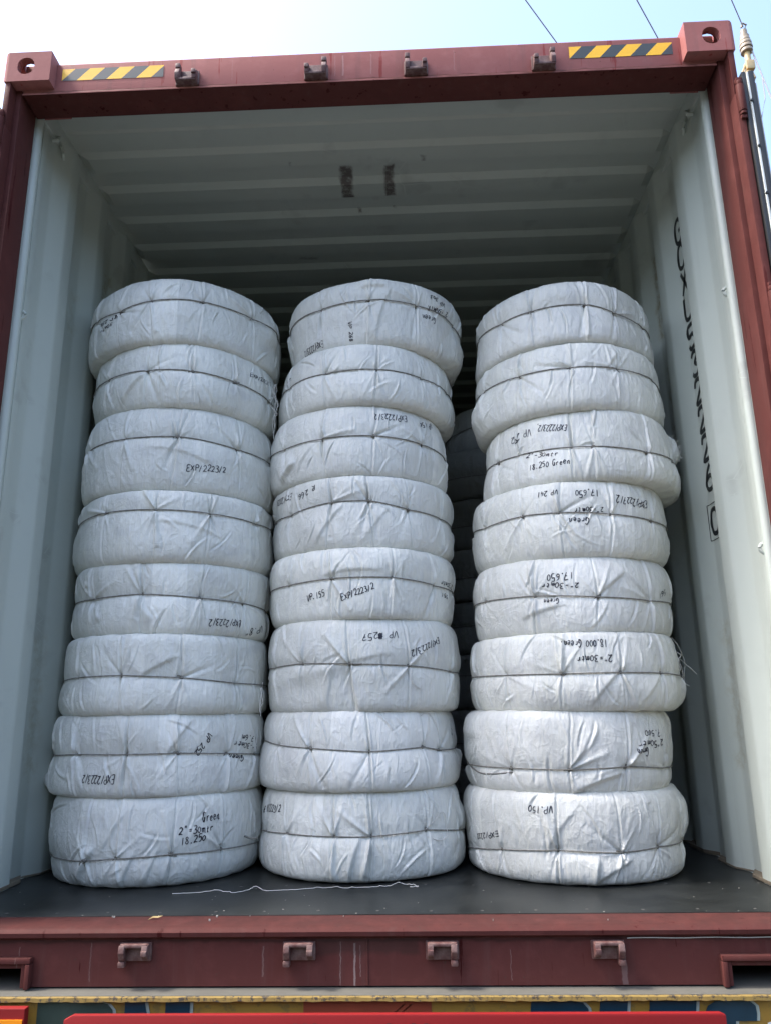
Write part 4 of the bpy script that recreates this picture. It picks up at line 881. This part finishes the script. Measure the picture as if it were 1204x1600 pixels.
lf = link('dry_leaf', me, LEAFM); lf.location = (-.575, .055, -.001); tag(lf, 'tiny tan dry leaf lying on the red door sill below the left stack', 'leaf')
m = MB(); rs = np.random.RandomState(12)
for i in range(46):
    x, y = rs.uniform(-1.1, 1.1), rs.uniform(.02, .4) if i % 3 else rs.uniform(.075, .10); a = rs.uniform(.0006, .0016)*(1 if i % 9 else 1.8); m.box(x-a*rs.uniform(.6, 2), x+a, y-a, y+a, .0005 if y > .09 else -.003, a*.9)
dm = m.build('floor_crumbs', mat_plain('pale_grit', (.36, .34, .30), .8)); tag(dm, 'pale crumbs and grit scattered on the dark floor and sill', 'debris', kind='stuff')

# ============================================================ wires and pole behind
def wire(name, a, d, t0, t1, label, r=.007):
    a, d = np.array(a), np.array(d); P = [a+d*t-np.array([0, 0, .0002])*t*t*0 for t in np.linspace(t0, t1, 12)]
    V, F = tube_arr(P, r, 6); me = bpy.data.meshes.new(name); me.from_pydata(V, [], F); return tag(link(name, me, WIRE), label, 'wire')
wire('overhead_wire', (1.497, 4.662, 8.0), (.413, .542, 0), -18, 40, 'overhead wire crossing the sky left of the striped tape, the leftmost one')
wire('overhead_wire', (2.717, 4.726, 8.0), (.371, .497, 0), -18, 40, 'overhead wire between the leftmost wire and the insulator')
wire('overhead_wire', (4.41, 5.84, 8.73), (-.261, -.325, .07), 0, 30, 'overhead wire running down into the top of the insulator')
wire('overhead_wire', (4.445, 5.815, 8.40), (.109, -.061, -.81), 0, 9, 'thin wire slanting down to the right from below the insulator', .009)
pole = tag(empty('utility_pole', (4.40, 5.84, -1.5)), 'slim utility pole mostly hidden behind the right door, topped by a ribbed insulator', 'pole')
def ppart(o, loc): o.parent = pole; o.location = Vector(loc)-Vector((4.40, 5.84, -1.5)); return o
m = MB(); m.cyl((0, 0, 0), .045, 9.3, 2, 12); ppart(m.build('post', CERAM, None, True), (4.405, 5.84, 3.2))
m = MB(); 
for k, (z, r) in enumerate(((.0, .074), (.055, .079), (.11, .074), (.165, .062))): m.cyl((0, 0, z), r, .05, 2, 20, r2=r*.92, bev=.014); m.cyl((0, 0, z+.03), .056, .05, 2, 14)
m.cyl((0, 0, .26), .04, .1, 2, 12); m.tube([(.02, 0, .34), (.045, 0, .40), (.0, 0, .43), (-.02, 0, .36)], .012, 6)
ppart(m.build('insulator', CERAM, None, True), (4.405, 5.84, 8.36))
m = MB(); m.cyl((0, 0, .1), .036, .16, 2, 12); m.box(-.05, .055, -.05, .05, -.10, .03, .015); m.box(-.06, -.01, -.04, .04, -.2, -.12, .01); m.tube([(-.1, 0, -.13), (-.05, 0, -.02), (.05, 0, -.03)], .014, 6); m.tube([(.02, 0, -.1), (.05, 0, -.2), (.02, 0, -.3)], .014, 6)
ppart(m.build('bracket', BRASS, None, True), (4.405, 5.84, 8.16))
m = MB(); m.tube([(4.506-4.4, -.06, 0), (4.50-4.4, -.06, -.3), (4.44-4.4, -.02, -.55)], .007, 5); ppart(m.build('drop_wire', WIRE), (4.40, 5.84, 7.9))
